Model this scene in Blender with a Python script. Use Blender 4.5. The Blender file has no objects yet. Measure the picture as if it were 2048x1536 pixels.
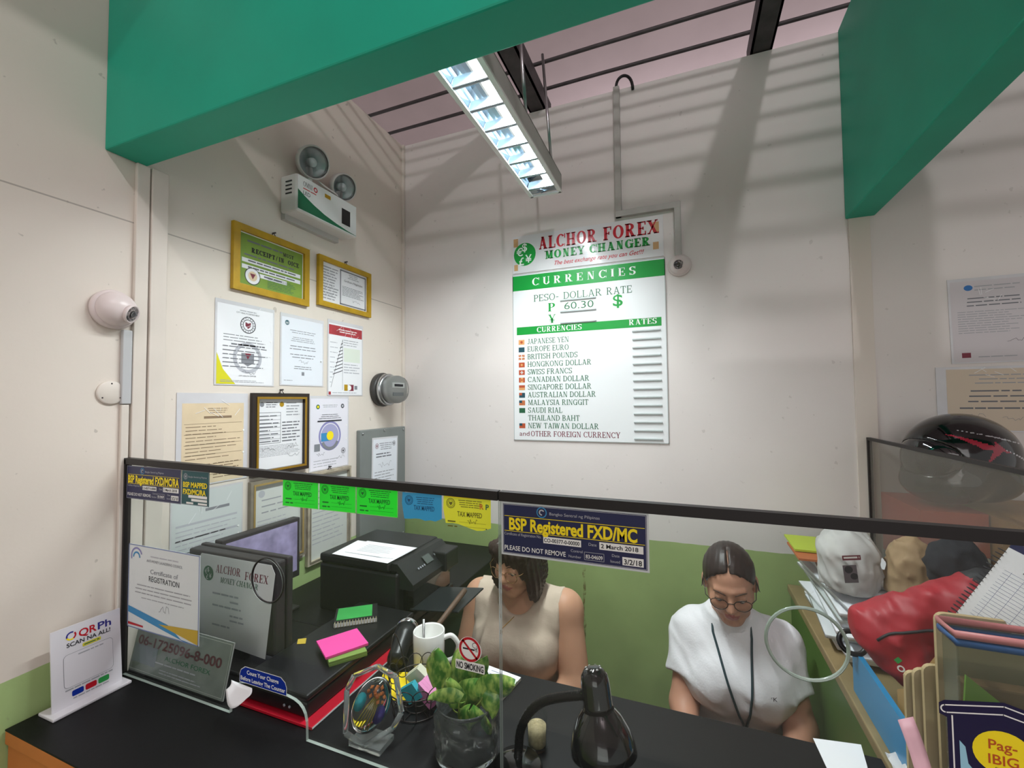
import bpy, bmesh, math, random
import numpy as np
from mathutils import Vector, Matrix, Euler

# ------------------------------------------------------------------ camera, world, lights, exposure
scene = bpy.context.scene
COL = scene.collection
F_PX, YAW, PITCH, ROLL = 875.0, math.radians(21.48), math.radians(2.15), math.radians(-.53)
EYE = np.array([0, 0, 1.6])
def _basis():
    cy, sy, cp, sp, cr, sr = math.cos(YAW), math.sin(YAW), math.cos(PITCH), math.sin(PITCH), math.cos(ROLL), math.sin(ROLL)
    f = np.array([-sy, cy, 0]); r = np.array([cy, sy, 0]); u = np.array([0, 0, 1.])
    f2 = f*cp + u*sp; u2 = u*cp - f*sp
    return np.array([r*cr + u2*sr, u2*cr - r*sr, f2])
VB = _basis()
cam = bpy.data.objects.new('camera', bpy.data.cameras.new('camera')); COL.objects.link(cam)
cam.data.sensor_fit = 'HORIZONTAL'; cam.data.sensor_width = 36; cam.data.lens = 36*F_PX/2048
cam.data.clip_start = .02
cam.matrix_world = Matrix(((VB[0][0], VB[1][0], -VB[2][0], 0), (VB[0][1], VB[1][1], -VB[2][1], 0), (VB[0][2], VB[1][2], -VB[2][2], 1.6), (0, 0, 0, 1)))
scene.camera = cam

world = bpy.data.worlds.new('world'); scene.world = world; world.use_nodes = True
world.node_tree.nodes['Background'].inputs[0].default_value = (1, .975, .965, 1)
world.node_tree.nodes['Background'].inputs[1].default_value = .64
def area(name, loc, target, sx, sy, power, col=(1, 1, 1)):
    l = bpy.data.lights.new(name, 'AREA'); l.shape = 'RECTANGLE'; l.size = sx; l.size_y = sy; l.energy = power; l.color = col
    o = bpy.data.objects.new(name, l); COL.objects.link(o); o.location = loc
    o.rotation_euler = (Vector(target)-Vector(loc)).to_track_quat('-Z', 'Y').to_euler(); return o
bulb = bpy.data.lights.new('hall_bulb_light', 'POINT'); bulb.energy = 40; bulb.shadow_soft_size = .022; bulb.color = (1, .96, .97)
bulb_o = bpy.data.objects.new('hall_bulb_light', bulb); COL.objects.link(bulb_o); bulb_o.location = (.46, -.45, 3.53)       # bare bulb of the hall above the counter: throws the rod and rafter shadows
area('front_fill_light', (.6, -4.6, 3.2), (-.2, 1.0, 1.5), 3.6, 3.0, 78, (1, .97, .95))  # added soft fill from behind the camera, not a known hall lamp
area('ceiling_fill_light', (.4, 3.6, 3.1), (.4, 3.4, 9), 3, .15, 12, (1, .95, .96))  # added uplight behind the back wall, put in to brighten the ceiling
scene.view_settings.view_transform = 'Standard'; scene.view_settings.look = 'None'
scene.view_settings.exposure = -0.17; scene.view_settings.gamma = 1; scene.view_settings.use_curve_mapping = False

# ------------------------------------------------------------------ helpers: points
XW, YB, YG, ZC, ZT = -1.307, 1.834, .67, .94, 2.90    # left wall, back wall, glass, counter top, wall top
def _ray(x, y): return VB.T @ np.array([x-1024, -(y-768), F_PX]) / F_PX
def onX(x, y, X): d = _ray(x, y); return Vector(EYE + d*X/d[0])
def onY(x, y, Y): d = _ray(x, y); return Vector(EYE + d*Y/d[1])
def onZ(x, y, Z): d = _ray(x, y); return Vector(EYE + d*(Z-1.6)/d[2])

# ------------------------------------------------------------------ helpers: materials
def lin(c):
    if isinstance(c, str):
        c = c.lstrip('#'); c = [int(c[i:i+2], 16)/255 for i in (0, 2, 4)]
        return tuple(v/12.92 if v <= .04045 else ((v+.055)/1.055)**2.4 for v in c)
    return c
MATS = {}
def mat(name, col='#cccccc', rough=.5, metal=0, emit=0, noise=0, scale=30, coat=0, trans=0, ior=1.45, alpha=1, bump=0):
    if name in MATS: return MATS[name]
    m = bpy.data.materials.new(name); m.use_nodes = True; MATS[name] = m
    nt = m.node_tree; b = nt.nodes['Principled BSDF']; c = lin(col)
    b.inputs['Base Color'].default_value = (*c, 1); b.inputs['Roughness'].default_value = rough; b.inputs['Metallic'].default_value = metal
    b.inputs['IOR'].default_value = ior; b.inputs['Transmission Weight'].default_value = trans; b.inputs['Coat Weight'].default_value = coat
    b.inputs['Alpha'].default_value = alpha
    if emit: b.inputs['Emission Color'].default_value = (*c, 1); b.inputs['Emission Strength'].default_value = emit
    if noise or bump:
        tc = nt.nodes.new('ShaderNodeTexCoord'); n = nt.nodes.new('ShaderNodeTexNoise'); n.inputs['Scale'].default_value = scale; n.inputs['Detail'].default_value = 5
        nt.links.new(tc.outputs['Object'], n.inputs['Vector'])
        if noise:
            r = nt.nodes.new('ShaderNodeValToRGB'); r.color_ramp.elements[0].position = .3; r.color_ramp.elements[1].position = .7
            r.color_ramp.elements[0].color = (*[v*(1-noise) for v in c], 1); r.color_ramp.elements[1].color = (*[min(1, v*(1+noise*.5)) for v in c], 1)
            nt.links.new(n.outputs['Fac'], r.inputs['Fac']); nt.links.new(r.outputs['Color'], b.inputs['Base Color'])
        if bump:
            bp = nt.nodes.new('ShaderNodeBump'); bp.inputs['Strength'].default_value = bump; bp.inputs['Distance'].default_value = .01
            nt.links.new(n.outputs['Fac'], bp.inputs['Height']); nt.links.new(bp.outputs['Normal'], b.inputs['Normal'])
    return m
def clear_mat(name, tint, refl=.5, rough=.03, haze=0., haze_col='#dfe8e4'):
    """thin clear sheet: tinted transparency + fresnel gloss (+ a little haze)"""
    m = bpy.data.materials.new(name); m.use_nodes = True; MATS[name] = m; nt = m.node_tree; N = nt.nodes; N.clear()
    out = N.new('ShaderNodeOutputMaterial'); t = N.new('ShaderNodeBsdfTransparent'); t.inputs[0].default_value = (*tint, 1)
    g = N.new('ShaderNodeBsdfGlossy'); g.inputs['Roughness'].default_value = rough
    ge = N.new('ShaderNodeNewGeometry'); dt = N.new('ShaderNodeVectorMath'); dt.operation = 'DOT_PRODUCT'; nt.links.new(ge.outputs['Normal'], dt.inputs[0]); nt.links.new(ge.outputs['Incoming'], dt.inputs[1])
    def mth(op, a, b=None, c=None):
        n = N.new('ShaderNodeMath'); n.operation = op; n.use_clamp = op == 'MULTIPLY_ADD'
        for i, v in enumerate((a, b, c)):
            if v is None: continue
            if isinstance(v, (int, float)): n.inputs[i].default_value = v
            else: nt.links.new(v, n.inputs[i])
        return n
    mx = mth('MULTIPLY_ADD', mth('POWER', mth('SUBTRACT', 1., mth('ABSOLUTE', dt.outputs['Value']).outputs[0]).outputs[0], 5.).outputs[0], refl, .04*refl)   # Schlick, both faces alike
    a = N.new('ShaderNodeMixShader'); nt.links.new(mx.outputs[0], a.inputs[0]); nt.links.new(t.outputs[0], a.inputs[1]); nt.links.new(g.outputs[0], a.inputs[2])
    last = a
    if haze:
        d = N.new('ShaderNodeBsdfDiffuse'); d.inputs[0].default_value = (*lin(haze_col), 1)
        h = N.new('ShaderNodeMixShader'); h.inputs[0].default_value = haze
        nt.links.new(a.outputs[0], h.inputs[1]); nt.links.new(d.outputs[0], h.inputs[2]); last = h
    nt.links.new(last.outputs[0], out.inputs[0]); return m
def wall_mat(name, top, low, zline, dirt=.5, seam_z=None, stain=None):
    """painted board wall: cream above, green dado below a slightly wavy paint line, with grime specks and a board seam"""
    m = bpy.data.materials.new(name); m.use_nodes = True; nt = m.node_tree; N = nt.nodes; L = nt.links; b = N['Principled BSDF']
    b.inputs['Roughness'].default_value = .55
    tc = N.new('ShaderNodeTexCoord'); sx = N.new('ShaderNodeSeparateXYZ'); L.new(tc.outputs['Object'], sx.inputs[0])
    def noise(scale, det=4, vec=None):
        n = N.new('ShaderNodeTexNoise'); n.inputs['Scale'].default_value = scale; n.inputs['Detail'].default_value = det
        L.new(vec or tc.outputs['Object'], n.inputs['Vector']); return n.outputs['Fac']
    def math_(op, a, b_=None, c=None):
        n = N.new('ShaderNodeMath'); n.operation = op
        for i, v in enumerate((a, b_, c)):
            if v is None: continue
            if isinstance(v, (int, float)): n.inputs[i].default_value = v
            else: L.new(v, n.inputs[i])
        return n.outputs[0]
    def ramp(fac, p0, p1, c0, c1):
        r = N.new('ShaderNodeValToRGB'); r.color_ramp.elements[0].position = p0; r.color_ramp.elements[1].position = p1
        r.color_ramp.elements[0].color = (*c0, 1); r.color_ramp.elements[1].color = (*c1, 1); L.new(fac, r.inputs[0]); return r.outputs[0]
    def mix(f, a, b_):
        n = N.new('ShaderNodeMix'); n.data_type = 'RGBA'
        if isinstance(f, (int, float)): n.inputs[0].default_value = f
        else: L.new(f, n.inputs[0])
        for i, v in ((6, a), (7, b_)):
            if isinstance(v, tuple): n.inputs[i].default_value = (*v, 1)
            else: L.new(v, n.inputs[i])
        return n.outputs[2]
    t, g = lin(top), lin(low)
    tcol = ramp(noise(2.2, 6), .35, .7, tuple(v*.93 for v in t), t)
    gcol = ramp(noise(5, 6), .3, .7, tuple(v*.86 for v in g), tuple(v*1.08 for v in g))
    line = math_('MULTIPLY_ADD', noise(9, 3), .012, zline-.006)
    c = mix(math_('GREATER_THAN', sx.outputs[2], line), gcol, tcol)
    spk = ramp(noise(38, 2), .245, .275, (1, 1, 1), (0, 0, 0))
    c = mix(math_('MULTIPLY', spk, dirt*.6), c, (.22, .19, .16))
    if seam_z:
        d = math_('ABSOLUTE', math_('SUBTRACT', sx.outputs[2], seam_z))
        c = mix(math_('MULTIPLY', math_('LESS_THAN', d, .0018), .55), c, (.2, .17, .14))
    if stain:                                                   # brown drip stain: x, lowest z, highest z
        d = math_('ABSOLUTE', math_('SUBTRACT', math_('MULTIPLY_ADD', noise(14, 4), .03, sx.outputs[0]), stain[0]+.015))
        f = math_('MULTIPLY', math_('LESS_THAN', d, .0055), math_('MULTIPLY', math_('GREATER_THAN', sx.outputs[2], stain[1]), math_('LESS_THAN', sx.outputs[2], stain[2])))
        c = mix(math_('MULTIPLY', f, ramp(noise(70, 3), .4, .6, (.1, .1, .1), (.8, .8, .8))), c, lin('#6b5a2c'))
    L.new(c, b.inputs['Base Color'])
    bp = N.new('ShaderNodeBump'); bp.inputs['Strength'].default_value = .035; bp.inputs['Distance'].default_value = .01
    L.new(noise(60, 3), bp.inputs['Height']); L.new(bp.outputs[0], b.inputs['Normal']); return m

# ------------------------------------------------------------------ helpers: objects
def tag(o, label=None, cat=None, group=None, kind=None):
    for k, v in (('label', label), ('category', cat), ('group', group), ('kind', kind)):
        if v: o[k] = v
    return o
def empty(name, loc, label, cat, group=None, rz=0):
    o = bpy.data.objects.new(name, None); o.empty_display_size = .05; COL.objects.link(o); o.location = loc; o.rotation_euler = (0, 0, rz)
    bpy.context.view_layer.update() if False else None
    return tag(o, label, cat, group)
def mobj(name, verts, faces, mats, idx=None, parent=None, smooth=False, loc=None):
    me = bpy.data.meshes.new(name); me.from_pydata([tuple(v) for v in verts], [], [tuple(int(i) for i in f) for f in faces])
    for m in mats: me.materials.append(m)
    if idx is not None: me.polygons.foreach_set('material_index', np.array(idx, dtype=np.int32))
    if smooth: me.polygons.foreach_set('use_smooth', np.ones(len(me.polygons), dtype=bool))
    me.update(); o = bpy.data.objects.new(name, me); COL.objects.link(o)
    if parent:
        o.parent = parent
    if loc: o.location = loc
    return o
class MB:
    """collects boxes, tubes, lathes and prisms; build() links them as ONE mesh object"""
    def __init__(s): s.v, s.f, s.i, s.m, s.sm = [], [], [], [], []
    def _mi(s, m):
        if m not in s.m: s.m.append(m)
        return s.m.index(m)
    def add(s, verts, faces, m, smooth=False, M=None):
        o = len(s.v); s.v += [(M @ Vector(v)) if M else Vector(v) for v in verts]
        s.f += [tuple(o+i for i in f) for f in faces]; s.i += [s._mi(m)]*len(faces); s.sm += [smooth]*len(faces); return s
    def box(s, c, d, m, M=None, bev=0, seg=2):
        bm = bmesh.new(); bmesh.ops.create_cube(bm, size=1)
        for v in bm.verts: v.co = Vector((v.co.x*d[0]+c[0], v.co.y*d[1]+c[1], v.co.z*d[2]+c[2]))
        if bev: bmesh.ops.bevel(bm, geom=bm.edges[:], offset=min(bev, min(d)*.49), segments=seg, affect='EDGES', profile=.5)
        bm.verts.index_update(); s.add([v.co.copy() for v in bm.verts], [[v.index for v in f.verts] for f in bm.faces], m, False, M); bm.free(); return s
    def box2(s, a, b, m, M=None, bev=0): return s.box([(a[i]+b[i])/2 for i in range(3)], [abs(b[i]-a[i]) for i in range(3)], m, M, bev)
    def tube(s, pts, r, m, n=10, closed=False, M=None, caps=True):
        pts = [Vector(p) for p in pts]; N = len(pts); rs = r if isinstance(r, (list, tuple)) else [r]*N
        vs, fs = [], []; prev = None
        for i, p in enumerate(pts):
            a = pts[(i-1) % N] if (i or closed) else p; b = pts[(i+1) % N] if (i < N-1 or closed) else p
            t = (b-a).normalized()
            if prev is None: x = t.orthogonal().normalized()
            else:
                x = prev-t*prev.dot(t); x = x.normalized() if x.length > 1e-6 else t.orthogonal().normalized()
            prev = x; y = t.cross(x)
            for k in range(n):
                q = 2*math.pi*k/n; vs.append(p+(x*math.cos(q)+y*math.sin(q))*rs[i])
        for i in range(N if closed else N-1):
            j = (i+1) % N
            for k in range(n): fs.append((i*n+k, i*n+(k+1) % n, j*n+(k+1) % n, j*n+k))
        if not closed and caps: fs += [tuple(range(n))[::-1], tuple(range((N-1)*n, N*n))]
        return s.add(vs, fs, m, True, M)
    def lathe(s, prof, m, n=32, M=None, cap=True, smooth=True, flute=None):
        vs, fs = [], []
        for (r, z) in prof:
            for k in range(n):
                q = 2*math.pi*k/n; rr = r*(1+(flute(q, z) if flute else 0)); vs.append((rr*math.cos(q), rr*math.sin(q), z))
        for i in range(len(prof)-1):
            for k in range(n): fs.append((i*n+k, i*n+(k+1) % n, (i+1)*n+(k+1) % n, (i+1)*n+k))
        if cap:
            if prof[0][0] > 1e-5: fs.append(tuple(range(n))[::-1])
            if prof[-1][0] > 1e-5: fs.append(tuple(range((len(prof)-1)*n, len(prof)*n)))
        return s.add(vs, fs, m, smooth, M)
    def prism(s, poly, z0, z1, m, M=None, mside=None):
        n = len(poly); vs = [(p[0], p[1], z0) for p in poly]+[(p[0], p[1], z1) for p in poly]
        s.add(vs, [tuple(range(n))[::-1], tuple(range(n, 2*n))], m, False, M)
        return s.add(vs, [(k, (k+1) % n, n+(k+1) % n, n+k) for k in range(n)], mside or m, False, M)
    def grid(s, fn, nu, nv, m, thick=0, smooth=True):
        P = [[Vector(fn(i/nu, j/nv)) for j in range(nv+1)] for i in range(nu+1)]
        vs = [p for r in P for p in r]; W = nv+1
        fs = [(i*W+j, (i+1)*W+j, (i+1)*W+j+1, i*W+j+1) for i in range(nu) for j in range(nv)]
        s.add(vs, fs, m, smooth)
        if thick:
            nn = []
            for i in range(nu+1):
                for j in range(nv+1):
                    a = P[min(i+1, nu)][j]-P[max(i-1, 0)][j]; b = P[i][min(j+1, nv)]-P[i][max(j-1, 0)]; nn.append(P[i][j]-a.cross(b).normalized()*thick)
            o = len(vs); allv = vs+nn; fs2 = [tuple(o+k for k in f[::-1]) for f in fs]
            ring = [i*W for i in range(nu+1)]+[nu*W+j for j in range(1, W)]+[i*W+nv for i in range(nu-1, -1, -1)]+[j for j in range(nv-1, 0, -1)]
            R = len(ring); fs2 += [(ring[k], o+ring[k], o+ring[(k+1) % R], ring[(k+1) % R]) for k in range(R)]
            s.add(allv, fs2, m, smooth)
        return s
    def build(s, name, parent=None, loc=None, M=None):
        vs = s.v
        if parent is not None:
            pm = Matrix.Translation(parent.location) @ parent.rotation_euler.to_matrix().to_4x4()
            q = parent.parent
            while q is not None:
                pm = Matrix.Translation(q.location) @ q.rotation_euler.to_matrix().to_4x4() @ pm; q = q.parent
            inv = pm.inverted(); vs = [inv @ v for v in vs]          # shapes are given in world coordinates
        elif loc is not None: vs = [v-Vector(loc) for v in vs]
        o = mobj(name, vs, s.f, s.m, s.i, parent, loc=loc if parent is None else None)
        o.data.polygons.foreach_set('use_smooth', np.array(s.sm, dtype=bool)); return o
def T(loc, rx=0, ry=0, rz=0): return Matrix.Translation(Vector(loc)) @ Euler((rx, ry, rz)).to_matrix().to_4x4()
def frame(o, u, v, n): return Matrix(((u[0], v[0], n[0], o[0]), (u[1], v[1], n[1], o[1]), (u[2], v[2], n[2], o[2]), (0, 0, 0, 1)))
def bez(p0, p1, p2, p3, n=16):
    p0, p1, p2, p3 = map(Vector, (p0, p1, p2, p3)); return [p0*(1-t)**3+p1*3*t*(1-t)**2+p2*3*t*t*(1-t)+p3*t**3 for t in [i/n for i in range(n+1)]]
def catmull(P, n=8, closed=False):
    P = [Vector(p) for p in P]; out = []; K = len(P)
    for i in range(K if closed else K-1):
        g = lambda j: P[j % K] if closed else P[max(0, min(K-1, j))]
        a, b, c, d = g(i-1), g(i), g(i+1), g(i+2)
        for k in range(n):
            t = k/n; out.append(.5*((2*b)+(c-a)*t+(2*a-5*b+4*c-d)*t*t+(3*b-a-3*c+d)*t**3))
    if not closed: out.append(P[-1])
    return out
def struct(mb, name): return tag(mb.build(name), kind='structure')

# ------------------------------------------------------------------ helpers: lettering
_TC = {}
def sans(body, bold=0):
    key = (body, bold)
    if key in _TC: return _TC[key]
    cu = bpy.data.curves.new('glyphs', 'FONT'); cu.body = body; cu.size = 1; cu.offset = bold; cu.resolution_u = 3
    o = bpy.data.objects.new('glyphs', cu); COL.objects.link(o)
    me = bpy.data.meshes.new_from_object(o.evaluated_get(bpy.context.evaluated_depsgraph_get()))
    V = np.array([v.co[:2] for v in me.vertices]).reshape(-1, 2); Fs = [tuple(p.vertices) for p in me.polygons]
    bpy.data.objects.remove(o); bpy.data.curves.remove(cu); bpy.data.meshes.remove(me)
    _TC[key] = (V, Fs); return V, Fs
def serif(body, T_=.17, t=.06, sl=.07, gap=.1):
    s = sl
    """slab-serif capitals drawn from stems, bars, diagonals and bowls; cap height 1"""
    V, Fs = [], []; X = [0.]
    def quad(*p): o = len(V); V.extend(p); Fs.append(tuple(range(o, o+len(p))))
    def put(x): return X[0]+x
    def rect(x0, y0, x1, y1): quad((put(x0), y0), (put(x1), y0), (put(x1), y1), (put(x0), y1))
    def ser(x, y, w=None):
        w = (w if w is not None else T_)/2+s; rect(x-w, y, x+w, y+t) if y < .5 else rect(x-w, y-t, x+w, y)
    def St(x, y0=0, y1=1, e='tb'):
        rect(x-T_/2, y0, x+T_/2, y1)
        if 't' in e: ser(x, y1)
        if 'b' in e: ser(x, y0)
    def D(x0, y0, x1, y1, w): quad((put(x0-w/2), y0), (put(x0+w/2), y0), (put(x1+w/2), y1), (put(x1-w/2), y1))
    def A(cx, cy, rx, ry, a0, a1, k=18):
        for i in range(k):
            q = [math.radians(a0+(a1-a0)*(i+j)/k) for j in (0, 1)]
            o = [(put(cx+(rx+T_/2)*math.cos(a)), cy+ry*math.sin(a)) for a in q]; n = [(put(cx+(rx-T_/2)*math.cos(a)), cy+(ry-t)*math.sin(a)) for a in q]
            quad(o[0], o[1], n[1], n[0])
    h = T_/2; S = h+s
    for ch in body:
        w = .8
        if ch == ' ': X[0] += .42; continue
        elif ch == 'A': D(S, 0, .42, 1, t*1.2); D(.84-S+.04, 0, .42, 1, T_); rect(.22, .28, .62, .28+t); ser(S, 0, t); ser(.84-S+.04, 0); w = .88
        elif ch == 'B': St(S); A(.36, .75, .2, .25, -90, 90); A(.38, .26, .24, .27, -90, 90); [rect(S, y, .38, y+t) for y in (1-t, .5-t/2, 0)]; w = .38+.24+h
        elif ch in 'CG':
            A(.42, .5, .42-h, .5, 42, 318); rect(.74, .66, .74+t, 1)
            if ch == 'G': St(.7, 0, .42, 't'); w = .86
            else: rect(.74, .0, .74+t*.6, .22); w = .82
        elif ch == 'D': St(S); A(.36, .5, .36, .5, -90, 90); rect(S, 1-t, .36, 1); rect(S, 0, .36, t); w = .72+h
        elif ch in 'EF':
            St(S); rect(S, 1-t, .66, 1); rect(.66-t, .74, .66, 1); rect(S, .5-t/2, .5, .5+t/2); rect(.5-t, .38, .5, .62)
            if ch == 'E': rect(S, 0, .68, t); rect(.68-t, 0, .68, .28)
            w = .68
        elif ch == 'H': St(S); St(.86-S); rect(S, .5-t/2, .86-S, .5+t/2); w = .86
        elif ch == 'I': St(S); w = 2*S
        elif ch == 'J': St(.36, .2, 1, 't'); A(.2, .2, .16, .2, 180, 360); w = .36+S
        elif ch == 'K': St(S); D(S, .42, .72, 1, t*1.3); D(.78-h, 0, .42, .62, T_); ser(.72, 1, t); ser(.78-h, 0); w = .86
        elif ch == 'L': St(S); rect(S, 0, .66, t); rect(.66-t, 0, .66, .3); w = .66
        elif ch == 'M': rect(S-t/2, 0, S+t/2, 1); St(1.0-S); D(.5, .05, S+.03, 1, T_*.9); D(.5, .05, 1.0-S-.03, 1, t*1.2); ser(S, 0, t); w = 1.0; ser(S-.02, 1)
        elif ch == 'N': rect(S-t/2, 0, S+t/2, 1); rect(.86-S-t/2, 0, .86-S+t/2, 1); D(.86-S-.04, 0, S+.04, 1, T_); ser(S, 0, t); ser(.86-S, 1, t); ser(S, 1, t); w = .86
        elif ch == 'O': A(.43, .5, .43-h, .5, 0, 360, 28); w = .86
        elif ch == 'P': St(S); A(.34, .72, .26, .28, -90, 90); rect(S, 1-t, .34, 1); rect(S, .44, .34, .44+t); w = .6+h
        elif ch == 'R': St(S); A(.34, .74, .24, .26, -90, 90); rect(S, 1-t, .34, 1); rect(S, .48, .34, .48+t); D(.76-h, 0, .38, .5, T_); ser(.76-h, 0); w = .84
        elif ch == 'S': A(.32, .74, .32-h, .26, 30, 270); A(.32, .265, .32-h, .265, -150, 90); rect(.55, .72, .55+t, 1); rect(.03, 0, .03+t, .28); w = .64
        elif ch == 'T': St(.38, 0, 1, 'b'); rect(.02, 1-t, .74, 1); rect(.02, .72, .02+t, 1); rect(.74-t, .72, .74, 1); w = .76
        elif ch == 'U': St(S, .3, 1, 't'); rect(.82-S-t/2, .3, .82-S+t/2, 1); ser(.82-S, 1, t); A(.41, .32, .41-S, .32, 180, 360); w = .82
        elif ch == 'W': D(.28, 0, .08, 1, T_); D(.28, 0, .5, 1, t*1.2); D(.74, 0, .5, 1, T_); D(.74, 0, .98, 1, t*1.2); ser(.1, 1); ser(.98, 1, t); w = 1.06
        elif ch == 'X': D(.7-h*.5, 0, .14, 1, T_); D(.12, 0, .68, 1, t*1.2); ser(.12, 0, t); ser(.68, 0); ser(.14, 1); ser(.68, 1, t); w = .8
        elif ch == 'Y': St(.4, 0, .48, 'b'); D(.4, .4, .12, 1, T_); D(.4, .4, .7, 1, t*1.2); ser(.12, 1); ser(.7, 1, t); w = .8
        elif ch == '-': rect(.05, .36, .4, .36+t*1.5); w = .42
        elif ch == '¥': St(.4, 0, .48, 'b'); D(.4, .4, .12, 1, T_); D(.4, .4, .7, 1, t*1.2); ser(.12, 1); ser(.7, 1, t); rect(.12, .22, .68, .22+t); rect(.12, .36, .68, .36+t); w = .8
        X[0] += w+gap
    return np.array(V).reshape(-1, 2), Fs
class Sheet:
    """a flat printed thing: body slab + printed shapes a hair above it, all ONE mesh. Local x right, y up, z out."""
    def __init__(s, w, h, body, t=.0008, edge=None, poly=None, step=.00025):
        s.w, s.h, s.t, s.step, s.mb, s.seed = w, h, t, step, MB(), 1
        if poly: s.mb.prism(poly, 0, t, body, mside=edge)
        elif body: s.mb.prism([(0, 0), (w, 0), (w, h), (0, h)], 0, t, body, mside=edge)
    def z(s, l): return s.t+s.step*l
    def poly(s, pts, m, l=1): s.mb.add([(p[0], p[1], s.z(l)) for p in pts], [tuple(range(len(pts)))], m); return s
    def rect(s, x0, y0, x1, y1, m, l=1): return s.poly([(x0, y0), (x1, y0), (x1, y1), (x0, y1)], m, l)
    def rrect(s, x0, y0, x1, y1, r, m, l=1):
        pts = []
        for cx, cy, a in ((x1-r, y1-r, 0), (x0+r, y1-r, 90), (x0+r, y0+r, 180), (x1-r, y0+r, 270)):
            pts += [(cx+r*math.cos(math.radians(a+k*15)), cy+r*math.sin(math.radians(a+k*15))) for k in range(7)]
        return s.poly(pts, m, l)
    def disc(s, x, y, r, m, l=1, ry=None, n=28): return s.poly([(x+r*math.cos(2*math.pi*k/n), y+(ry or r)*math.sin(2*math.pi*k/n)) for k in range(n)], m, l)
    def ring(s, x, y, r, wd, m, l=1, a0=0, a1=360, ry=None, n=28):
        k = (ry or r)/r
        for i in range(n):
            q = [math.radians(a0+(a1-a0)*(i+j)/n) for j in (0, 1)]
            s.poly([(x+r*math.cos(q[0]), y+r*k*math.sin(q[0])), (x+r*math.cos(q[1]), y+r*k*math.sin(q[1])), (x+(r-wd)*math.cos(q[1]), y+(r-wd)*k*math.sin(q[1])), (x+(r-wd)*math.cos(q[0]), y+(r-wd)*k*math.sin(q[0]))], m, l)
        return s
    def outline(s, x0, y0, x1, y1, wd, m, l=1):
        s.rect(x0, y0, x1, y0+wd, m, l); s.rect(x0, y1-wd, x1, y1, m, l); s.rect(x0, y0, x0+wd, y1, m, l); return s.rect(x1-wd, y0, x1, y1, m, l)
    def line(s, pts, wd, m, l=1):
        for (a, b) in zip(pts[:-1], pts[1:]):
            d = Vector((b[0]-a[0], b[1]-a[1])); n = Vector((-d.y, d.x)).normalized()*wd/2; e = d.normalized()*wd*.3
            s.poly([(a[0]+n.x-e.x, a[1]+n.y-e.y), (a[0]-n.x-e.x, a[1]-n.y-e.y), (b[0]-n.x+e.x, b[1]-n.y+e.y), (b[0]+n.x+e.x, b[1]+n.y+e.y)], m, l)
        return s
    def _put(s, V, Fs, x, y, k, m, l, align, width, shear, rot):
        if not len(V): return s
        V = V.copy(); V[:, 0] -= V[:, 0].min(); wx = V[:, 0].max(); kx = k if width is None else width/wx
        V = np.stack([V[:, 0]*kx+shear*V[:, 1]*k, V[:, 1]*k], 1)
        V[:, 0] -= {'l': 0, 'c': V[:, 0].max()/2, 'r': V[:, 0].max()}[align]
        if rot: c, q = math.cos(rot), math.sin(rot); V = np.stack([V[:, 0]*c-V[:, 1]*q, V[:, 0]*q+V[:, 1]*c], 1)
        s.mb.add([(x+v[0], y+v[1], s.z(l)) for v in V], Fs, m); return s
    def text(s, body, x, y, cap, m, l=2, align='l', width=None, bold=0, shear=0, rot=0):
        V, Fs = sans(body, bold); return s._put(V, Fs, x, y, cap/.73, m, l, align, width, shear, rot)
    def serif(s, body, x, y, cap, m, l=2, align='l', width=None, shear=0, **kw):
        V, Fs = serif(body, **kw); return s._put(V, Fs, x, y, cap, m, l, align, width, shear, 0)
    def fine(s, x0, y0, x1, y1, n, m, l=1, fill=.45, align='l', ragged=.3, cap=None):
        """rows of print too small to read, as word-length dashes"""
        rnd = random.Random(s.seed); s.seed += 1; p = (y1-y0)/n; fill *= .8; m = {INK.name: PRINT1, GREY.name: PRINT2}.get(m.name, m)
        for i in range(n):
            yy = y1-p*(i+.7); hgt = p*fill; end = x1-(x1-x0)*ragged*rnd.random()
            st = x0 if align == 'l' else x0+(x1-end)/2
            if align == 'c': end = x1-(x1-end)/2
            x = st
            while x < end-.001:
                wl = min(end-x, p*(1.0+3.2*rnd.random())); s.rect(x, yy, x+wl, yy+hgt, m, l); x += wl+p*.35
        return s
    def scribble(s, x, y, w, h, m, wd=.0008, l=2, k=9):
        rnd = random.Random(s.seed); s.seed += 1
        return s.line([(x+w*i/k+rnd.uniform(-.06, .06)*w, y+h*(.5+rnd.uniform(-.5, .5))) for i in range(k+1)], wd, m, l)
    def seal(s, x, y, r, m, m2=None, l=2):
        s.ring(x, y, r, r*.1, m, l); s.ring(x, y, r*.68, r*.08, m, l)
        for i in range(16):
            a = 2*math.pi*i/16; c, q = math.cos(a), math.sin(a); s.rect(x+r*.8*c-r*.05, y+r*.8*q-r*.05, x+r*.8*c+r*.05, y+r*.8*q+r*.05, m, l)
        s.poly([(x-r*.35, y+r*.35), (x-r*.35, y-r*.1), (x, y-r*.45), (x+r*.35, y-r*.1), (x+r*.35, y+r*.35), (x, y+r*.2)], m2 or m, l); return s
    def build(s, name, M, label=None, cat=None, group=None, parent=None):
        if parent is not None:
            o = MB(); o.add(s.mb.v, s.mb.f, s.mb.m[0], False, M); o.i = s.mb.i; o.m = s.mb.m; o = o.build(name, parent)
        else:
            o = mobj(name, s.mb.v, s.mb.f, s.mb.m, s.mb.i); o.matrix_world = M
        return tag(o, label, cat, group)
def on_left(y, z, d=.001, roll=0): return frame((XW+d, y, z), (0, math.cos(roll), math.sin(roll)), (0, -math.sin(roll), math.cos(roll)), (1, 0, 0))
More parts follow.
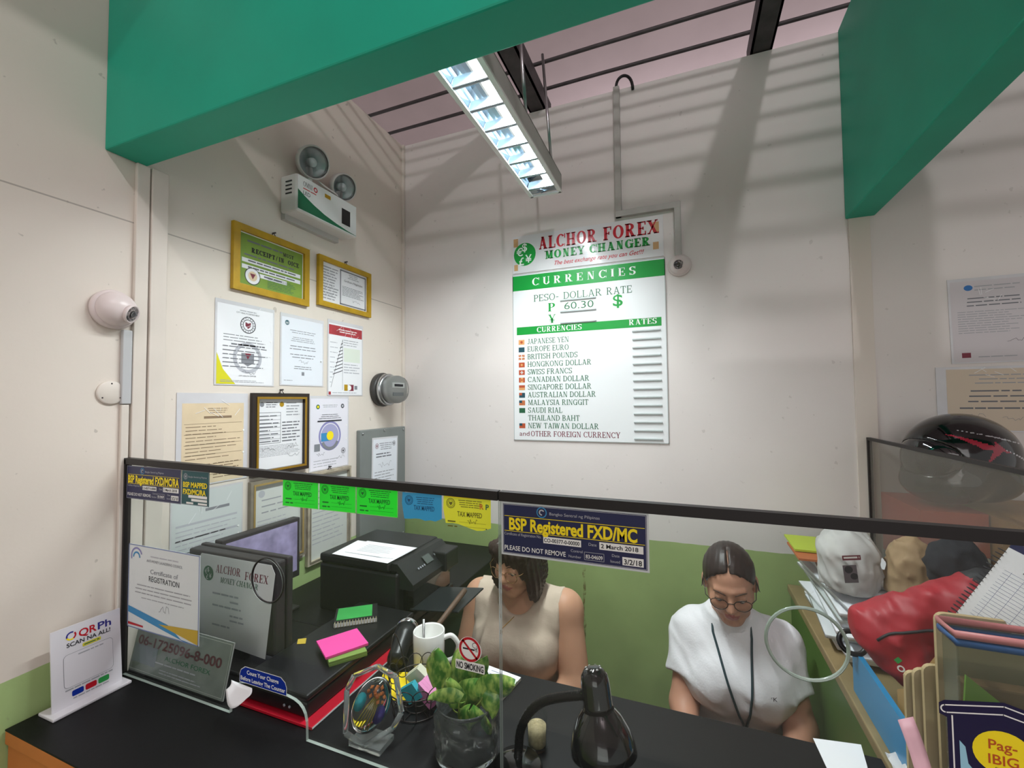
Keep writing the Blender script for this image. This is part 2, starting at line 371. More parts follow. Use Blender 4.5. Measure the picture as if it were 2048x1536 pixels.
def on_back(x, z, d=.001, roll=0, Y=YB): return frame((x, Y-d, z), (math.cos(roll), 0, math.sin(roll)), (-math.sin(roll), 0, math.cos(roll)), (0, -1, 0))
def on_glass(x, z, d=.0005, roll=0): return on_back(x, z, d, roll, YG-.003)

# ------------------------------------------------------------------ common materials
WHITE = mat('white_paper', '#eef0f4', .6); INK = mat('dark_ink', '#2b2d33', .6); GREY = mat('grey_ink', '#85888f', .7); LGREY = mat('pale_ink', '#b9bcc4', .7)
BLACK = mat('black_plastic', '#131416', .38, noise=.15, scale=80); BLACKG = mat('gloss_black', '#060607', .12, coat=.6); GREENP = mat('sign_green', '#12953a', .35)
REDP = mat('sign_red', '#c01528', .35); DKGREEN = mat('lettering_green', '#2f6a4a', .5); MAROON = mat('lettering_maroon', '#7a2b3c', .5); WPRINT = mat('white_print', '#f4f6f4', .5)
NAVY = mat('navy_print', '#262a52', .3); YELP = mat('yellow_print', '#ffe71c', .4); STEEL = mat('brushed_steel', '#b9bbbd', .28, 1); CHROME = mat('chrome', '#d8dadd', .08, 1)
CREAM = mat('cream_paper', '#e2cfae', .7, noise=.08, scale=12); BLUEP = mat('blue_print', '#3d8fc4', .5); OCHRE = mat('ochre_paint', '#b8920f', .45, noise=.18, scale=25)
SLEEVE = mat('clear_sleeve', '#d6d6da', .16, noise=.06, scale=18, coat=.5); WPLAST = mat('white_plastic', '#dcdad8', .35); GLASSM = clear_mat('window_glass', (.945, .965, .955), .45, .02, .008)
GEDGE = mat('glass_edge', '#b9c7bf', .15, coat=.5, alpha=.75); CLEAR = clear_mat('clear_acrylic', (.95, .96, .96), .8, .04, .01)

PRINT1 = mat('small_print', '#70737a', .7); PRINT2 = mat('smaller_print', '#a3a6ac', .7); GLAZE = clear_mat('frame_glazing', (.985, .985, .985), .3, .05)
# ------------------------------------------------------------------ the setting
WL = wall_mat('left_wall_paint', '#e6ddd2', '#aec886', 1.035, .6, 2.065); WBk = wall_mat('back_wall_paint', '#e4dedb', '#a6bd7c', 1.043, .35, None, (-.407, .60, .90))
struct(MB().box2((XW-.1, -5, 0), (XW, YB+.1, ZT), WL), 'wall_left')
struct(MB().box2((XW, YB, 0), (3.2, YB+.1, ZT), WBk), 'wall_back')
struct(MB().box2((-6, -9, -.1), (6, 8, 0), mat('floor_tile', '#b9b2a6', .35, noise=.15, scale=4)), 'floor')
CEIL = mat('ceiling_paint', '#dcc8ce', .7, noise=.08, scale=3)
struct(MB().box2((-6, -9, 3.75), (6, 8, 3.85), CEIL), 'ceiling')
RUST = mat('painted_steel', '#4b4547', .6, noise=.3, scale=20)
for y in [1.85-.154*i for i in range(12)]:
    struct(MB().tube([(-1.45, y, 3.0), (-.3, y, 3.004), (1.0, y, 2.998), (3.2, y, 3.0)], .0075, RUST, 8), 'purlin')
for x0, x1 in ((.262, .335), (-.625, -.55)):
    m = MB(); m.box2((x0, -2.5, 2.905), (x1, 1.93, 2.912), RUST); m.box2((x0, -2.5, 2.905), (x0+.008, 1.93, 2.985), RUST); m.box2((x1-.008, -2.5, 2.905), (x1, 1.93, 2.985), RUST)
    struct(m, 'rafter')
TEAL = mat('teal_paint', '#0aa587', .5, noise=.07, scale=7, bump=.06)
struct(MB().box2((XW, .612, 2.222), (2.6, .70, 2.63), TEAL, bev=.004), 'beam_front')
struct(MB().box2((.537, .70, 2.222), (.622, YB, 2.905), TEAL, bev=.004), 'beam_right')
TRIM = mat('trim_paint', '#ddd5cb', .5, noise=.06, scale=9)
struct(MB().box2((XW, .676, ZC), (XW+.012, .706, 2.222), TRIM, bev=.002), 'trim_1')
struct(MB().box2((XW, .709, ZC), (XW+.016, .748, 2.222), TRIM, bev=.002), 'trim_2')
struct(MB().box2((.545, YB-.006, ZC), (.606, YB, 2.222), mat('pilaster_paint', '#ded5cc', .6), bev=.001), 'trim_3')
# thin cover battens in the left corner
struct(MB().box2((XW, YB-.014, 1.05), (XW+.014, YB, ZT), TRIM, bev=.002), 'trim_4')

# ------------------------------------------------------------------ counter and desks
BTOP = mat('black_laminate', '#0c0c0e', .5, noise=.35, scale=160); BTOP.node_tree.nodes['Principled BSDF'].inputs['Specular IOR Level'].default_value = .3; ORANGE = mat('orange_laminate', '#c8763a', .5, noise=.1, scale=8); OLIVE = mat('olive_paint', '#4d6a35', .35, noise=.15, scale=6)
c = empty('service_counter', (-.35, .74, 0), 'black topped service counter with orange front running under the glass screen', 'counter')
MB().box2((XW+.004, .472, ZC-.0035), (.32, 1.012, ZC), BTOP, bev=.0012).box2((XW+.004, .4725, ZC-.03), (.32, 1.0115, ZC-.0035), ORANGE, bev=.002).build('worktop', c)
m = MB(); m.box2((XW+.004, .478, 0), (.32, .5, ZC-.03), ORANGE)
m.build('front_panel', c)
m = MB()
for i in range(6): m.box2((-1.27+i*.27, .468, .1), (-1.27+i*.27+.24, .479, .86), ORANGE, bev=.008)
m.build('front_moulding', c)
MB().box2((-.74, .60, .585), (.31, 1.16, .605), mat('desk_wood', '#6d5238', .5, noise=.2, scale=12)).build('lower_desk', c)
for x in (-.72, .29): MB().box2((x-.015, .6, 0), (x+.015, 1.1, .585), OLIVE).build('support_panel', c)
d = empty('side_desk', (-1.05, 1.4, 0), 'black topped side desk along the left wall under the printer', 'desk')
MB().box2((XW+.004, 1.014, ZC-.03), (-.76, YB-.004, ZC), BTOP, bev=.004).build('worktop', d)
MB().box2((XW+.004, 1.03, 0), (-.78, YB-.004, ZC-.03), mat('dark_cabinet', '#24302a', .4)).build('cabinet_body', d)
d = empty('paper_cabinet', (.45, 1.3, 0), 'olive green cabinet with tan edging carrying the heap of papers on the right', 'cabinet')
MB().box2((.335, .70, 0), (.57, YB-.008, ZC-.025), OLIVE).build('cabinet_body', d)
MB().box2((.325, .70, ZC-.025), (.57, YB-.008, ZC), mat('tan_board', '#8d7c58', .5, noise=.15, scale=15), bev=.003).build('cabinet_top', d)

# ------------------------------------------------------------------ glass screens
RUBBER = mat('black_rubber', '#191516', .45)
def glass_panel(name, label, x0, x1, z1a, z1b, hole, arch=None, left_strip=False):
    g = empty(name, ((x0+x1)/2, YG, ZC), label, 'glass screen')
    bm = bmesh.new(); loops = []
    outer = [(x0, ZC+.001)]
    if arch:
        a0, a1, zt = arch; outer.append((a0, ZC+.001))
        w = a1-a0
        for k in range(0, 15): q = math.pi*(1-k/14); ex = .45; outer.append((a0+w/2+w/2*math.copysign(abs(math.cos(q))**ex, math.cos(q)), ZC+.001+(zt-ZC)*math.sin(q)**.5 if 0 < k < 14 else ZC+.001))
        outer = outer[:2]+outer[3:]
    outer += [(x1, ZC+.001), (x1, z1b), (x0, z1a)]
    if hole: loops = [[(hole[0]+hole[2]*math.cos(2*math.pi*k/40), hole[1]+hole[2]*math.sin(2*math.pi*k/40)) for k in range(40)]]
    es = []
    for lp in [outer]+loops:
        vs = [bm.verts.new((p[0], YG-.003, p[1])) for p in lp]; es += [bm.edges.new((vs[i], vs[(i+1) % len(vs)])) for i in range(len(vs))]
    r = bmesh.ops.triangle_fill(bm, edges=es, use_beauty=True); fs = [f for f in bm.faces]
    ex = bmesh.ops.extrude_face_region(bm, geom=fs)
    bmesh.ops.translate(bm, vec=(0, .006, 0), verts=[v for v in ex['geom'] if isinstance(v, bmesh.types.BMVert)])
    bmesh.ops.recalc_face_normals(bm, faces=bm.faces[:]); bm.verts.index_update()
    mb = MB()
    for f in bm.faces:
        pass
    V = [v.co.copy() for v in bm.verts]; mb.add(V, [[v.index for v in f.verts] for f in bm.faces if abs(f.normal.y) > .5], GLASSM); mb.add(V, [[v.index for v in f.verts] for f in bm.faces if abs(f.normal.y) <= .5], GEDGE)
    bm.free(); mb.build('pane', g)
    if hole:
        m = MB(); m.tube([(hole[0]+hole[2]*math.cos(2*math.pi*k/40), YG, hole[1]+hole[2]*math.sin(2*math.pi*k/40)) for k in range(40)], .0022, hole[3], 8, True); m.build('hole_rim', g)
    m = MB(); m.add([(x0, YG-.007, z1a-.011), (x0, YG+.007, z1a-.011), (x1, YG+.007, z1b-.011), (x1, YG-.007, z1b-.011), (x0, YG-.007, z1a+.004), (x0, YG+.007, z1a+.004), (x1, YG+.007, z1b+.004), (x1, YG-.007, z1b+.004)],
        [(3, 2, 1, 0), (4, 5, 6, 7), (0, 1, 5, 4), (1, 2, 6, 5), (2, 3, 7, 6), (3, 0, 4, 7)], RUBBER); m.build('top_edging', g)
    if left_strip: MB().box2((x0-.001, YG-.007, ZC), (x0+.012, YG+.007, z1a), RUBBER).build('side_edging', g)
    return g
glass_panel('glass_screen', 'left counter glass with a speaking hole and arched pay slot', XW+.003, -.289, 1.462, 1.447, (-.812, 1.232, .045, RUBBER), (-.915, -.70, 1.014), True)
glass_panel('glass_screen', 'right counter glass with a speaking hole, before the woman in white', -.286, .575, 1.447, 1.444, (.138, 1.285, .045, mat('polished_rim', '#93a399', .2, coat=.5)))
g = empty('side_partition', (.575, 1.2, ZC), 'black edged glass partition at right end of the booth below the helmet', 'glass partition')
MB().box2((.574, .68, ZC), (.58, YB-.008, 1.455), clear_mat('partition_glass', (.88, .88, .86), .8, .05, .10, '#b0aaa0')).build('pane', g)
m = MB(); m.box2((.571, .68, 1.455), (.583, YB-.008, 1.464), RUBBER); m.box2((.571, YB-.018, ZC), (.583, YB-.008, 1.455), RUBBER); m.build('edging', g)
# ------------------------------------------------------------------ rate board on the back wall
def rate_board():
    x0, z0, w, h = -.712, 1.424, .652, .915
    b = empty('rate_board', (x0+w/2, YB, z0), 'white and green currency rate board on the back wall', 'sign')
    PV = mat('sign_white', '#e6eaec', .4); SLOT = mat('slot_strip', '#b4bcbc', .25)
    s = Sheet(w, .742, PV, .004)
    s.rect(.0, .668, w, .735, GREENP); s.serif('CURRENCIES', w/2-.01, .685, .034, WPRINT, 2, 'c', .445, gap=.42, T_=.2)
    s.serif('PESO-', .1, .612, .03, DKGREEN, 2, 'l', .113, T_=.13, t=.07); s.serif('DOLLAR', .235, .612, .03, DKGREEN, 2, 'l', .165, T_=.13, t=.07); s.serif('RATE', .42, .612, .03, DKGREEN, 2, 'l', .102, T_=.13, t=.07)
    s.serif('P', .165, .563, .037, GREENP, 2, 'l', .032, T_=.2); s.serif('¥', .165, .512, .037, GREENP, 2, 'l', .034, T_=.2)
    s.text('$', .445, .562, .05, GREENP, 2, 'l', .04, bold=.012)
    s.rect(.226, .562, .372, .602, WPRINT, 2); s.text('60.30', .238, .566, .032, DKGREEN, 3, 'l', .127)
    s.rect(.018, .468, .634, .503, GREENP); s.serif('CURRENCIES', .113, .475, .023, WPRINT, 2, 'l', .2, T_=.2); s.serif('RATES', .508, .478, .023, WPRINT, 2, 'l', .108, T_=.2)
    names = ['JAPANESE YEN', 'EUROPE EURO', 'BRITISH POUNDS', 'HONGKONG DOLLAR', 'SWISS FRANCS', 'CANADIAN DOLLAR', 'SINGAPORE DOLLAR', 'AUSTRALIAN DOLLAR', 'MALAYSIA RINGGIT', 'SAUDI RIAL', 'THAILAND BAHT', 'NEW TAIWAN DOLLAR']
    wid = [.187, .187, .225, .283, .2, .273, .282, .3, .268, .155, .23, .31]
    y = .425; FR = mat('faded_red', '#b5512f', .5); FT = mat('faded_teal', '#1d4a58', .5); FO = mat('faded_orange', '#d9a066', .5); FG = mat('faded_green', '#1f5c3c', .5)
    for i, nm in enumerate(names):
        s.serif(nm, .068, y, .0235, DKGREEN, 2, 'l', wid[i], T_=.155, t=.08, sl=.06)
        fx0, fy0, fx1, fy1 = .026, y-.001, .054, y+.021
        if i != 10: s.rect(fx0, fy0, fx1, fy1, (FO, FT, FR, FR, FR, FR, FR, FT, FR, FG, None, FR)[i])
        cx, cy = (fx0+fx1)/2, (fy0+fy1)/2
        if i == 0: s.disc(cx, cy, .006, FR, 2)
        elif i == 2: s.line([(fx0, fy0), (fx1, fy1)], .003, FO, 2); s.line([(fx0, fy1), (fx1, fy0)], .003, FO, 2); s.rect(cx-.002, fy0, cx+.002, fy1, WPRINT, 3); s.rect(fx0, cy-.002, fx1, cy+.002, WPRINT, 3)
        elif i == 3: s.disc(cx, cy, .005, FO, 2)
        elif i == 4: s.rect(cx-.002, cy-.007, cx+.002, cy+.007, WPRINT, 2); s.rect(cx-.007, cy-.002, cx+.007, cy+.002, WPRINT, 2)
        elif i == 5: s.rect(fx0+.008, fy0, fx1-.008, fy1, FO, 2); s.disc(cx, cy, .004, FR, 3)
        elif i == 6: s.rect(fx0, fy0, fx1, cy, FO, 2)
        elif i == 7: s.rect(fx0, cy, cx, fy1, FR, 2)
        elif i == 8: [s.rect(fx0, fy0+k*.006, fx1, fy0+k*.006+.002, FO, 2) for k in range(4)]; s.rect(fx0, cy, cx, fy1, FT, 3)
        elif i == 11: s.rect(fx0, cy, cx, fy1, FT, 2)
        y -= .0338
    s.text('and', .027, .0195, .021, MAROON, 2, 'l', .046); s.serif('OTHER FOREIGN CURRENCY', .08, .018, .0235, MAROON, 2, 'l', .385, T_=.155, t=.08, sl=.06)
    s.outline(0, 0, w, .742, .0025, SLOT, 1)
    s.build('board', on_back(x0, z0, .001), parent=b)
    for k in range(14):
        m = MB(); yy = z0+.452-k*.0335; m.box((x0+.575, YB-.008, yy), (.11, .006, .007), SLOT, bev=.002); m.build('rate_slot', b)
    for yy in (.606, .557, .508): MB().box((x0+.298, YB-.008, z0+yy), (.155, .006, .007), SLOT, bev=.002).build('rate_slot', b)
    s = Sheet(w-.006, .168, mat('banner_film', '#e6e6e8', .15, noise=.05, scale=9, coat=.6), .003)
    TAPE = mat('old_tape', '#c8a070', .4)
    s.disc(.057, .083, .052, GREENP)
    for ch, px, py, cp in (('€', .018, .078, .036), ('$', .045, .098, .036), ('£', .03, .036, .036), ('¥', .06, .044, .036)): s.text(ch, px, py, cp, WPRINT, 2, bold=.015)
    s.serif('ALCHOR', .125, .095, .056, REDP, 2, 'l', .255, T_=.24, t=.09); s.serif('FOREX', .408, .095, .056, REDP, 2, 'l', .222, T_=.24, t=.09)
    s.serif('MONEY CHANGER', .15, .049, .036, GREENP, 3, 'l', .445, T_=.27, t=.1)
    s.text('The best exchange rate you can Get!!!', .19, .018, .019, REDP, 3, 'l', .375, shear=.35, bold=.008)
    for a in ((.004, .12, .026, .158), (.006, .012, .024, .04), (.606, .1, .63, .142), (.606, .03, .628, .06)): s.rect(*a, TAPE, 1)
    s.build('name_banner', on_back(x0+.002, z0+.748, .001), parent=b)
rate_board()

# ------------------------------------------------------------------ frames and papers on the left wall
def framed(label, y0, y1, z0, z1, fw, fmat, fill, inner=None, group=None, d=.014, roll=0, hook=True, cat='picture frame'):
    f = empty('picture_frame', (XW, (y0+y1)/2, z0), label, cat, group)
    w, h = y1-y0, z1-z0; M = on_left(y0, z0, .001, roll); m = MB()
    for a in range(4):
        poly = [[(0, 0), (w, 0), (w-fw, fw), (fw, fw)], [(w, 0), (w, h), (w-fw, h-fw), (w-fw, fw)], [(w, h), (0, h), (fw, h-fw), (w-fw, h-fw)], [(0, h), (0, 0), (fw, fw), (fw, h-fw)]][a]
        m.prism(poly, 0, d, fmat, M)
        if inner:
            k = fw*.62; q = [[(k, k), (w-k, k), (w-fw-.001, fw), (fw, fw)], [(w-k, k), (w-k, h-k), (w-fw, h-fw), (w-fw, fw)], [(w-k, h-k), (k, h-k), (fw, h-fw), (w-fw, h-fw)], [(k, h-k), (k, k), (fw, fw), (fw, h-fw)]][a]
            m.prism(q, d, d+.002, inner, M)
    m.build('frame', f)
    s = fill(w-2*fw, h-2*fw); s.build('document', M @ Matrix.Translation((fw, fw, .003)), parent=f)
    MB().add([(fw, fw, d*.6), (w-fw, fw, d*.6), (w-fw, h-fw, d*.6), (fw, h-fw, d*.6)], [(0, 1, 2, 3)], GLAZE, False, M).build('glazing', f)
    if hook: MB().tube([(w/2-.012, h-.004, .004), (w/2, h+.012, .006), (w/2+.012, h-.002, .004)], .0016, RUST, 6, M=M).tube([(w/2, h+.012, .0), (w/2, h+.012, .014)], .0028, RUST, 8, M=M).build('hook', f)
    return f
def green_doc(w, h):
    g = mat('green_certificate', '#7f9f3a', .5, noise=.15, scale=14); s = Sheet(w, h, WHITE, .001); s.rect(.003, .003, w-.003, h-.003, g)
    s.fine(.03, h-.03, w-.09, h-.018, 1, INK, 2, .6, ragged=0); s.serif('MUST', w-.088, h-.034, .013, INK, 2, T_=.26, t=.1)
    s.serif('RECEIPT', .045, h-.058, .016, INK, 2, 'l', .088, T_=.26, t=.15); s.text('/', .136, h-.058, .016, INK, 2, bold=.02); s.serif('INVOICE', .148, h-.058, .016, INK, 2, 'l', .085, T_=.26, t=.15)
    s.fine(.02, h-.075, w-.04, h-.064, 1, INK, 2, .55, ragged=0)
    for yy, a, b in ((h-.095, .012, w-.012), (h-.116, .012, w-.012), (h-.134, .07, w-.07)): s.rect(a, yy, b, yy+.0135, WHITE, 2); s.fine(a+.02, yy+.002, b-.02, yy+.012, 1, INK, 3, .6, 'c', .05)
    s.disc(.05, .034, .028, INK, 2); s.disc(.05, .034, .0255, WHITE, 3); s.disc(.05, .034, .016, CREAM, 4); s.poly([(.04, .042), (.05, .024), (.06, .042)], MAROON, 5)
    s.fine(.105, .008, w-.03, .048, 8, DKGREEN, 2); return s
framed('large ochre frame around a green receipt notice', .934, 1.23, 1.956, 2.17, .022, OCHRE, green_doc)
def ornate(w, h):
    s = Sheet(w, h, WHITE, .001); s.outline(w*.38, .006, w-.006, h-.006, .006, GREY); s.fine(.01, .01, w*.35, h-.012, 12, GREY, 1, .5); s.scribble(.015, .05, .05, .02, INK); s.scribble(.012, .025, .055, .02, INK)
    s.text('Certificate of Registration', w*.68, h-.052, .009, INK, 2, 'c', .11, shear=.2); s.fine(w*.43, .045, w-.018, h-.07, 7, INK, 2, .4); s.fine(w*.55, h-.036, w-.05, h-.014, 3, GREY, 2, .5, 'c'); s.scribble(w*.66, .022, .045, .016, INK); return s
framed('small ochre frame around a grey bordered certificate', 1.276, 1.576, 1.974, 2.171, .02, OCHRE, ornate)
def permit(w, h):
    s = Sheet(w, h, WHITE, .001); s.disc(w*.52, h-.018, .009, OCHRE); s.disc(.02, h-.018, .008, GREY); s.fine(.035, h-.03, w*.44, h-.008, 3, INK, 1); s.fine(w*.62, h-.06, w-.01, h-.008, 5, GREY, 1)
    s.outline(.008, h-.15, w*.5, h-.045, .0012, INK); [s.rect(.008, h-.045-.013*k, w*.5, h-.044-.013*k, GREY) for k in range(1, 8)]; s.fine(.012, h-.148, w*.48, h-.05, 8, INK, 2, .35, ragged=.6)
    s.fine(w*.53, h-.15, w-.008, h-.075, 7, INK, 2); s.fine(.01, .04, w-.01, h-.155, 8, GREY, 1, .4); s.scribble(.02, .055, .05, .018, INK); s.scribble(w*.6, .06, .05, .02, INK); s.scribble(w*.66, .03, .05, .014, INK); return s
framed('black frame with gold lining around a printed permit', 1.006, 1.232, 1.358, 1.632, .02, mat('black_lacquer', '#2a2018', .25), permit, mat('gold_lining', '#a8832c', .3, .6), d=.016)
def faint(w, h):
    s = Sheet(w, h, mat('faded_page', '#d6dad6', .6), .001); s.disc(.03, h-.03, .012, LGREY); s.fine(.03, h*.62, w-.02, h*.85, 3, GREY, 1, .25, ragged=.3); s.fine(.015, .05, w-.02, h*.58, 8, LGREY, 1, .3); s.scribble(w*.55, .02, .05, .02, LGREY); return s
WORN = mat('worn_frame', '#8b8373', .55, noise=.3, scale=30); GOLDW = mat('worn_gold_lining', '#b49a5c', .4, .3)
framed('grey brown frame below the gold lined permit, behind the glass', 1.003, 1.222, 1.05, 1.345, .016, WORN, faint, GOLDW)
framed('worn pale frame above the printer with a torn wooden edge', 1.232, 1.455, .998, 1.336, .014, mat('pale_worn_frame', '#b5ab98', .6, noise=.35, scale=35), faint, WORN)
def sleeve(label, y0, y1, z0, z1, fn, px=.006, top=.012, bot=.004, roll=0, cat='document', crinkle=True, wall=on_left, body=None):
    s = Sheet(y1-y0, z1-z0, body or SLEEVE, .001); w, h = y1-y0, z1-z0
    s.paper = (px, bot, w-px*2, h-top); fn(s, *s.paper[:2], w-px, h-top)
    rnd = random.Random(len(label))
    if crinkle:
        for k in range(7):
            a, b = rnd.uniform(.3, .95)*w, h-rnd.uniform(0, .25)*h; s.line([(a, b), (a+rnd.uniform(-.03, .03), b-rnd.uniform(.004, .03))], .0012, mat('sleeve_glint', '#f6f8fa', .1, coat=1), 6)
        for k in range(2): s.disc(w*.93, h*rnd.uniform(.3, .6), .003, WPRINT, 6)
    return s.build('document', wall(y0, z0, .001, roll), label, cat)
def d_sanitary(s, x0, y0, x1, y1):
    s.rect(x0, y0, x1, y1, WHITE); cx = (x0+x1)/2+.005
    s.poly([(x0, y0), (x0+.06, y0), (x0+.02, y0+.045), (x0, y0+.095)], mat('yellow_corner', '#d9d423', .5), 2); s.text('CITY HEALTH DEPARTMENT', cx, y1-.022, .005, INK, 2, 'c', .08); s.fine(cx-.03, y1-.015, cx+.03, y1-.009, 1, GREY, 2, .5, 'c')
    s.seal(cx, y1-.056, .027, INK, MAROON); s.fine(x0+.02, y1-.115, x1-.01, y1-.088, 3, INK, 2, .28); s.fine(x0+.045, y1-.126, x1-.03, y1-.119, 1, INK, 2, .8, ragged=0)
    s.ring(cx, y0+.085, .05, .012, LGREY, 2, n=36); s.poly([(cx-.022, y0+.1), (cx-.022, y0+.07), (cx, y0+.058), (cx+.022, y0+.07), (cx+.022, y0+.1)], GREY, 2); s.poly([(cx-.01, y0+.1), (cx, y0+.08), (cx+.012, y0+.1)], MAROON, 3)
    s.fine(x0+.018, y0+.05, x1-.012, y0+.125, 6, INK, 4, .25); s.scribble(cx-.02, y0+.03, .05, .014, INK, l=4); s.text('CITY HEALTH OFFICER', cx, y0+.025, .004, INK, 4, 'c', .06); s.fine(x0+.012, y0+.005, x1-.02, y0+.014, 2, GREY, 4)
sleeve('sleeved white permit with a seal and yellow corner', .888, 1.092, 1.655, 1.918, d_sanitary)
def d_plain(s, x0, y0, x1, y1):
    s.rect(x0, y0, x1, y1, mat('cool_white_paper', '#e6ebf3', .6)); cx = (x0+x1)/2; s.disc(x0+.022, y1-.02, .009, mat('teal_print', '#4a6d78', .5), 2); s.text('asi', x0+.016, y1-.024, .009, WPRINT, 3)
    for a, b, n in ((.055, .04, 2), (.085, .065, 3), (.115, .095, 2), (.145, .125, 2)): s.fine(cx-.06, y1-a, cx+.06, y1-b, n, INK, 2, .3, 'c', .25)
    s.scribble(cx-.02, y0+.075, .045, .016, INK); s.fine(cx-.05, y0+.055, cx+.05, y0+.07, 2, INK, 2, .35, 'c'); s.rect(cx-.006, y0+.034, cx+.006, y0+.047, GREY, 2); s.fine(x0+.01, y0+.012, x0+.05, y0+.018, 1, GREY, 2)
sleeve('sleeved plain white letter, middle of the row of three', 1.116, 1.313, 1.66, 1.916, d_plain)
def d_red(s, x0, y0, x1, y1):
    s.rect(x0, y0, x1, y1, WHITE); r = mat('red_band', '#b23a42', .45, noise=.25, scale=30); s.rect(x0, y1-.045, x1, y1-.006, r, 2); s.fine(x0+.05, y1-.034, x1-.03, y1-.016, 2, WPRINT, 3, .5, 'c')
    s.line([(x0+.075, y1-.06), (x0+.012, y0+.03)], .0016, INK, 2); s.line([(x0+.075, y1-.06), (x0+.075, y0+.02)], .0012, INK, 2)
    for k in range(9): s.line([(x0+.075, y1-.075-.014*k), (x0+.066-.0055*k, y1-.08-.0155*k)], .003, INK, 2); s.fine(x0+.006, y1-.08-.02*k, x0+.06-.0055*k, y1-.072-.02*k, 1, LGREY, 2)
    s.fine(x0+.08, y1-.085, x1-.01, y1-.055, 3, GREY, 2, .35); s.rect(x0+.082, y1-.15, x1-.012, y1-.092, mat('pale_green_print', '#dfe8dc', .6), 2); s.fine(x0+.082, y1-.2, x1-.012, y1-.155, 4, LGREY, 2)
    s.rect(x0+.085, y0+.016, x0+.105, y0+.042, OCHRE, 2); s.rect(x0+.112, y0+.016, x0+.14, y0+.042, MAROON, 2); s.disc(x0+.115, y0+.029, .011, WPRINT, 3); s.rect(x0+.145, y0+.022, x0+.162, y0+.038, GREY, 2); s.rect(x0, y0, x0+.012, y0+.012, r, 2); s.fine(x0+.02, y0+.004, x1-.02, y0+.012, 1, LGREY, 2)
sleeve('sleeved chart with a red heading under the small ochre frame', 1.334, 1.536, 1.626, 1.93, d_red, .006, .014)
def d_tan(s, x0, y0, x1, y1):
    s.rect(x0, y0, x1, y1, CREAM); t = mat('brown_ink', '#8d7860', .7); s.fine(x0+.07, y1-.03, x1-.05, y1-.012, 3, t, 2, .35, 'c'); s.rect(x0+.06, y1-.045, x1-.04, y1-.038, t, 2)
    for k in range(6): s.rect(x0+.006, y1-.06-.03*k, x1-.006, y1-.059-.03*k, t, 2)
    s.fine(x0+.01, y0+.07, x1-.01, y1-.062, 10, t, 2, .25, ragged=.5); s.fine(x0+.01, y0+.01, x1*.5, y0+.06, 6, t, 2, .4); s.fine(x1*.52, y0+.01, x1-.01, y0+.06, 6, t, 2, .4)
sleeve('yellowed printed form in a sleeve, left of the gold lined frame', .786, .998, 1.362, 1.63, d_tan, .014, .03, .004)
def d_seal(s, x0, y0, x1, y1):
    s.rect(x0, y0, x1, y1, mat('lilac_white_paper', '#e9e8f2', .6)); cx, cy = (x0+x1)/2, (y0+y1)/2-.01; L2 = mat('lilac_print', '#8e8cc0', .6)
    s.disc(x0+.035, y1-.032, .009, DKGREEN, 2); s.disc(x0+.035, y1-.032, .005, YELP, 3); s.disc(x1-.03, y1-.03, .009, INK, 2); s.disc(x1-.03, y1-.03, .005, LGREY, 3); s.fine(cx-.04, y1-.036, cx+.04, y1-.022, 2, GREY, 2, .4, 'c')
    s.ring(cx, cy, .058, .008, L2, 2, n=40); s.disc(cx, cy, .046, mat('lilac_seal', '#a9a9d0', .6), 2); s.rect(cx-.046, cy-.02, cx+.005, cy+.012, BLUEP, 3); s.disc(cx, cy, .018, YELP, 4); s.ring(cx, cy-.01, .046, .012, GREY, 5, 200, 340); s.rect(x0+.018, cy-.055, x0+.045, cy-.028, GREY, 5)
    s.fine(cx-.06, y1-.08, cx+.06, y1-.058, 3, INK, 6, .28, 'c'); s.rect(cx-.065, y1-.09, cx+.062, y1-.085, INK, 6); s.scribble(x0+.03, y0+.05, .04, .016, INK); s.scribble(x1-.06, y0+.03, .04, .014, INK); s.seal(x1-.025, y0+.06, .012, INK); s.fine(x0+.015, y0+.008, x1-.02, y0+.04, 3, GREY, 2, .25)
sleeve('white sheet with a large lilac round seal, below the red chart', 1.246, 1.452, 1.338, 1.624, d_seal, .006, .01)
def d_fade(s, x0, y0, x1, y1):
    s.rect(x0, y0, x1, y1, mat('bluish_page', '#cfd6d6', .6)); s.text('BIR', x0+.012, y1-.02, .012, LGREY, 2); s.rect(x0+.09, y1-.06, x1-.04, y1-.052, GREY, 2)
    for k in range(5): s.rect(x0+.01, y1-.09-.04*k, x1-.015, y1-.084-.04*k, LGREY, 2)
    s.fine(x0+.01, y0+.02, x1-.01, y1-.095, 12, LGREY, 2, .3)
sleeve('large faded sheet in a sleeve at the lower left of the wall, behind the glass', .775, .985, 1.078, 1.352, d_fade, .004, .006)
# grey panel box with a permit taped on its door
g = empty('panel_board', (XW, 1.665, .95), 'grey metal breaker box in the left corner with a sheet taped to its door', 'breaker box')
GP = mat('grey_enamel', '#7f8583', .45, noise=.08, scale=10)
MB().box2((XW, 1.5, .95), (XW+.022, 1.822, 1.478), GP, bev=.004).build('cover', g)
for a in ((1.515, 1.462), (1.805, 1.462), (1.515, .965), (1.805, .965), (1.66, 1.468)): MB().lathe([(.006, 0), (.005, .003), (0, .004)], STEEL, 10, T((XW+.022, a[0], a[1]), 0, math.pi/2, 0)).build('screw', g)
def d_box(s, x0, y0, x1, y1):
    s.rect(x0, y0, x1, y1, mat('cool_white_paper')); s.seal(x0+.025, y1-.03, .012, MAROON); s.seal(x1-.022, y1-.025, .011, INK); s.fine(x0+.04, y1-.05, x1-.03, y1-.015, 4, INK, 2, .35, 'c'); s.fine(x0+.02, y1-.085, x1-.01, y1-.06, 2, INK, 2, .5); s.scribble(x0+.04, y1-.13, .09, .03, INK); s.fine(x0+.012, y0+.02, x1-.01, y1-.14, 10, GREY, 2, .35)
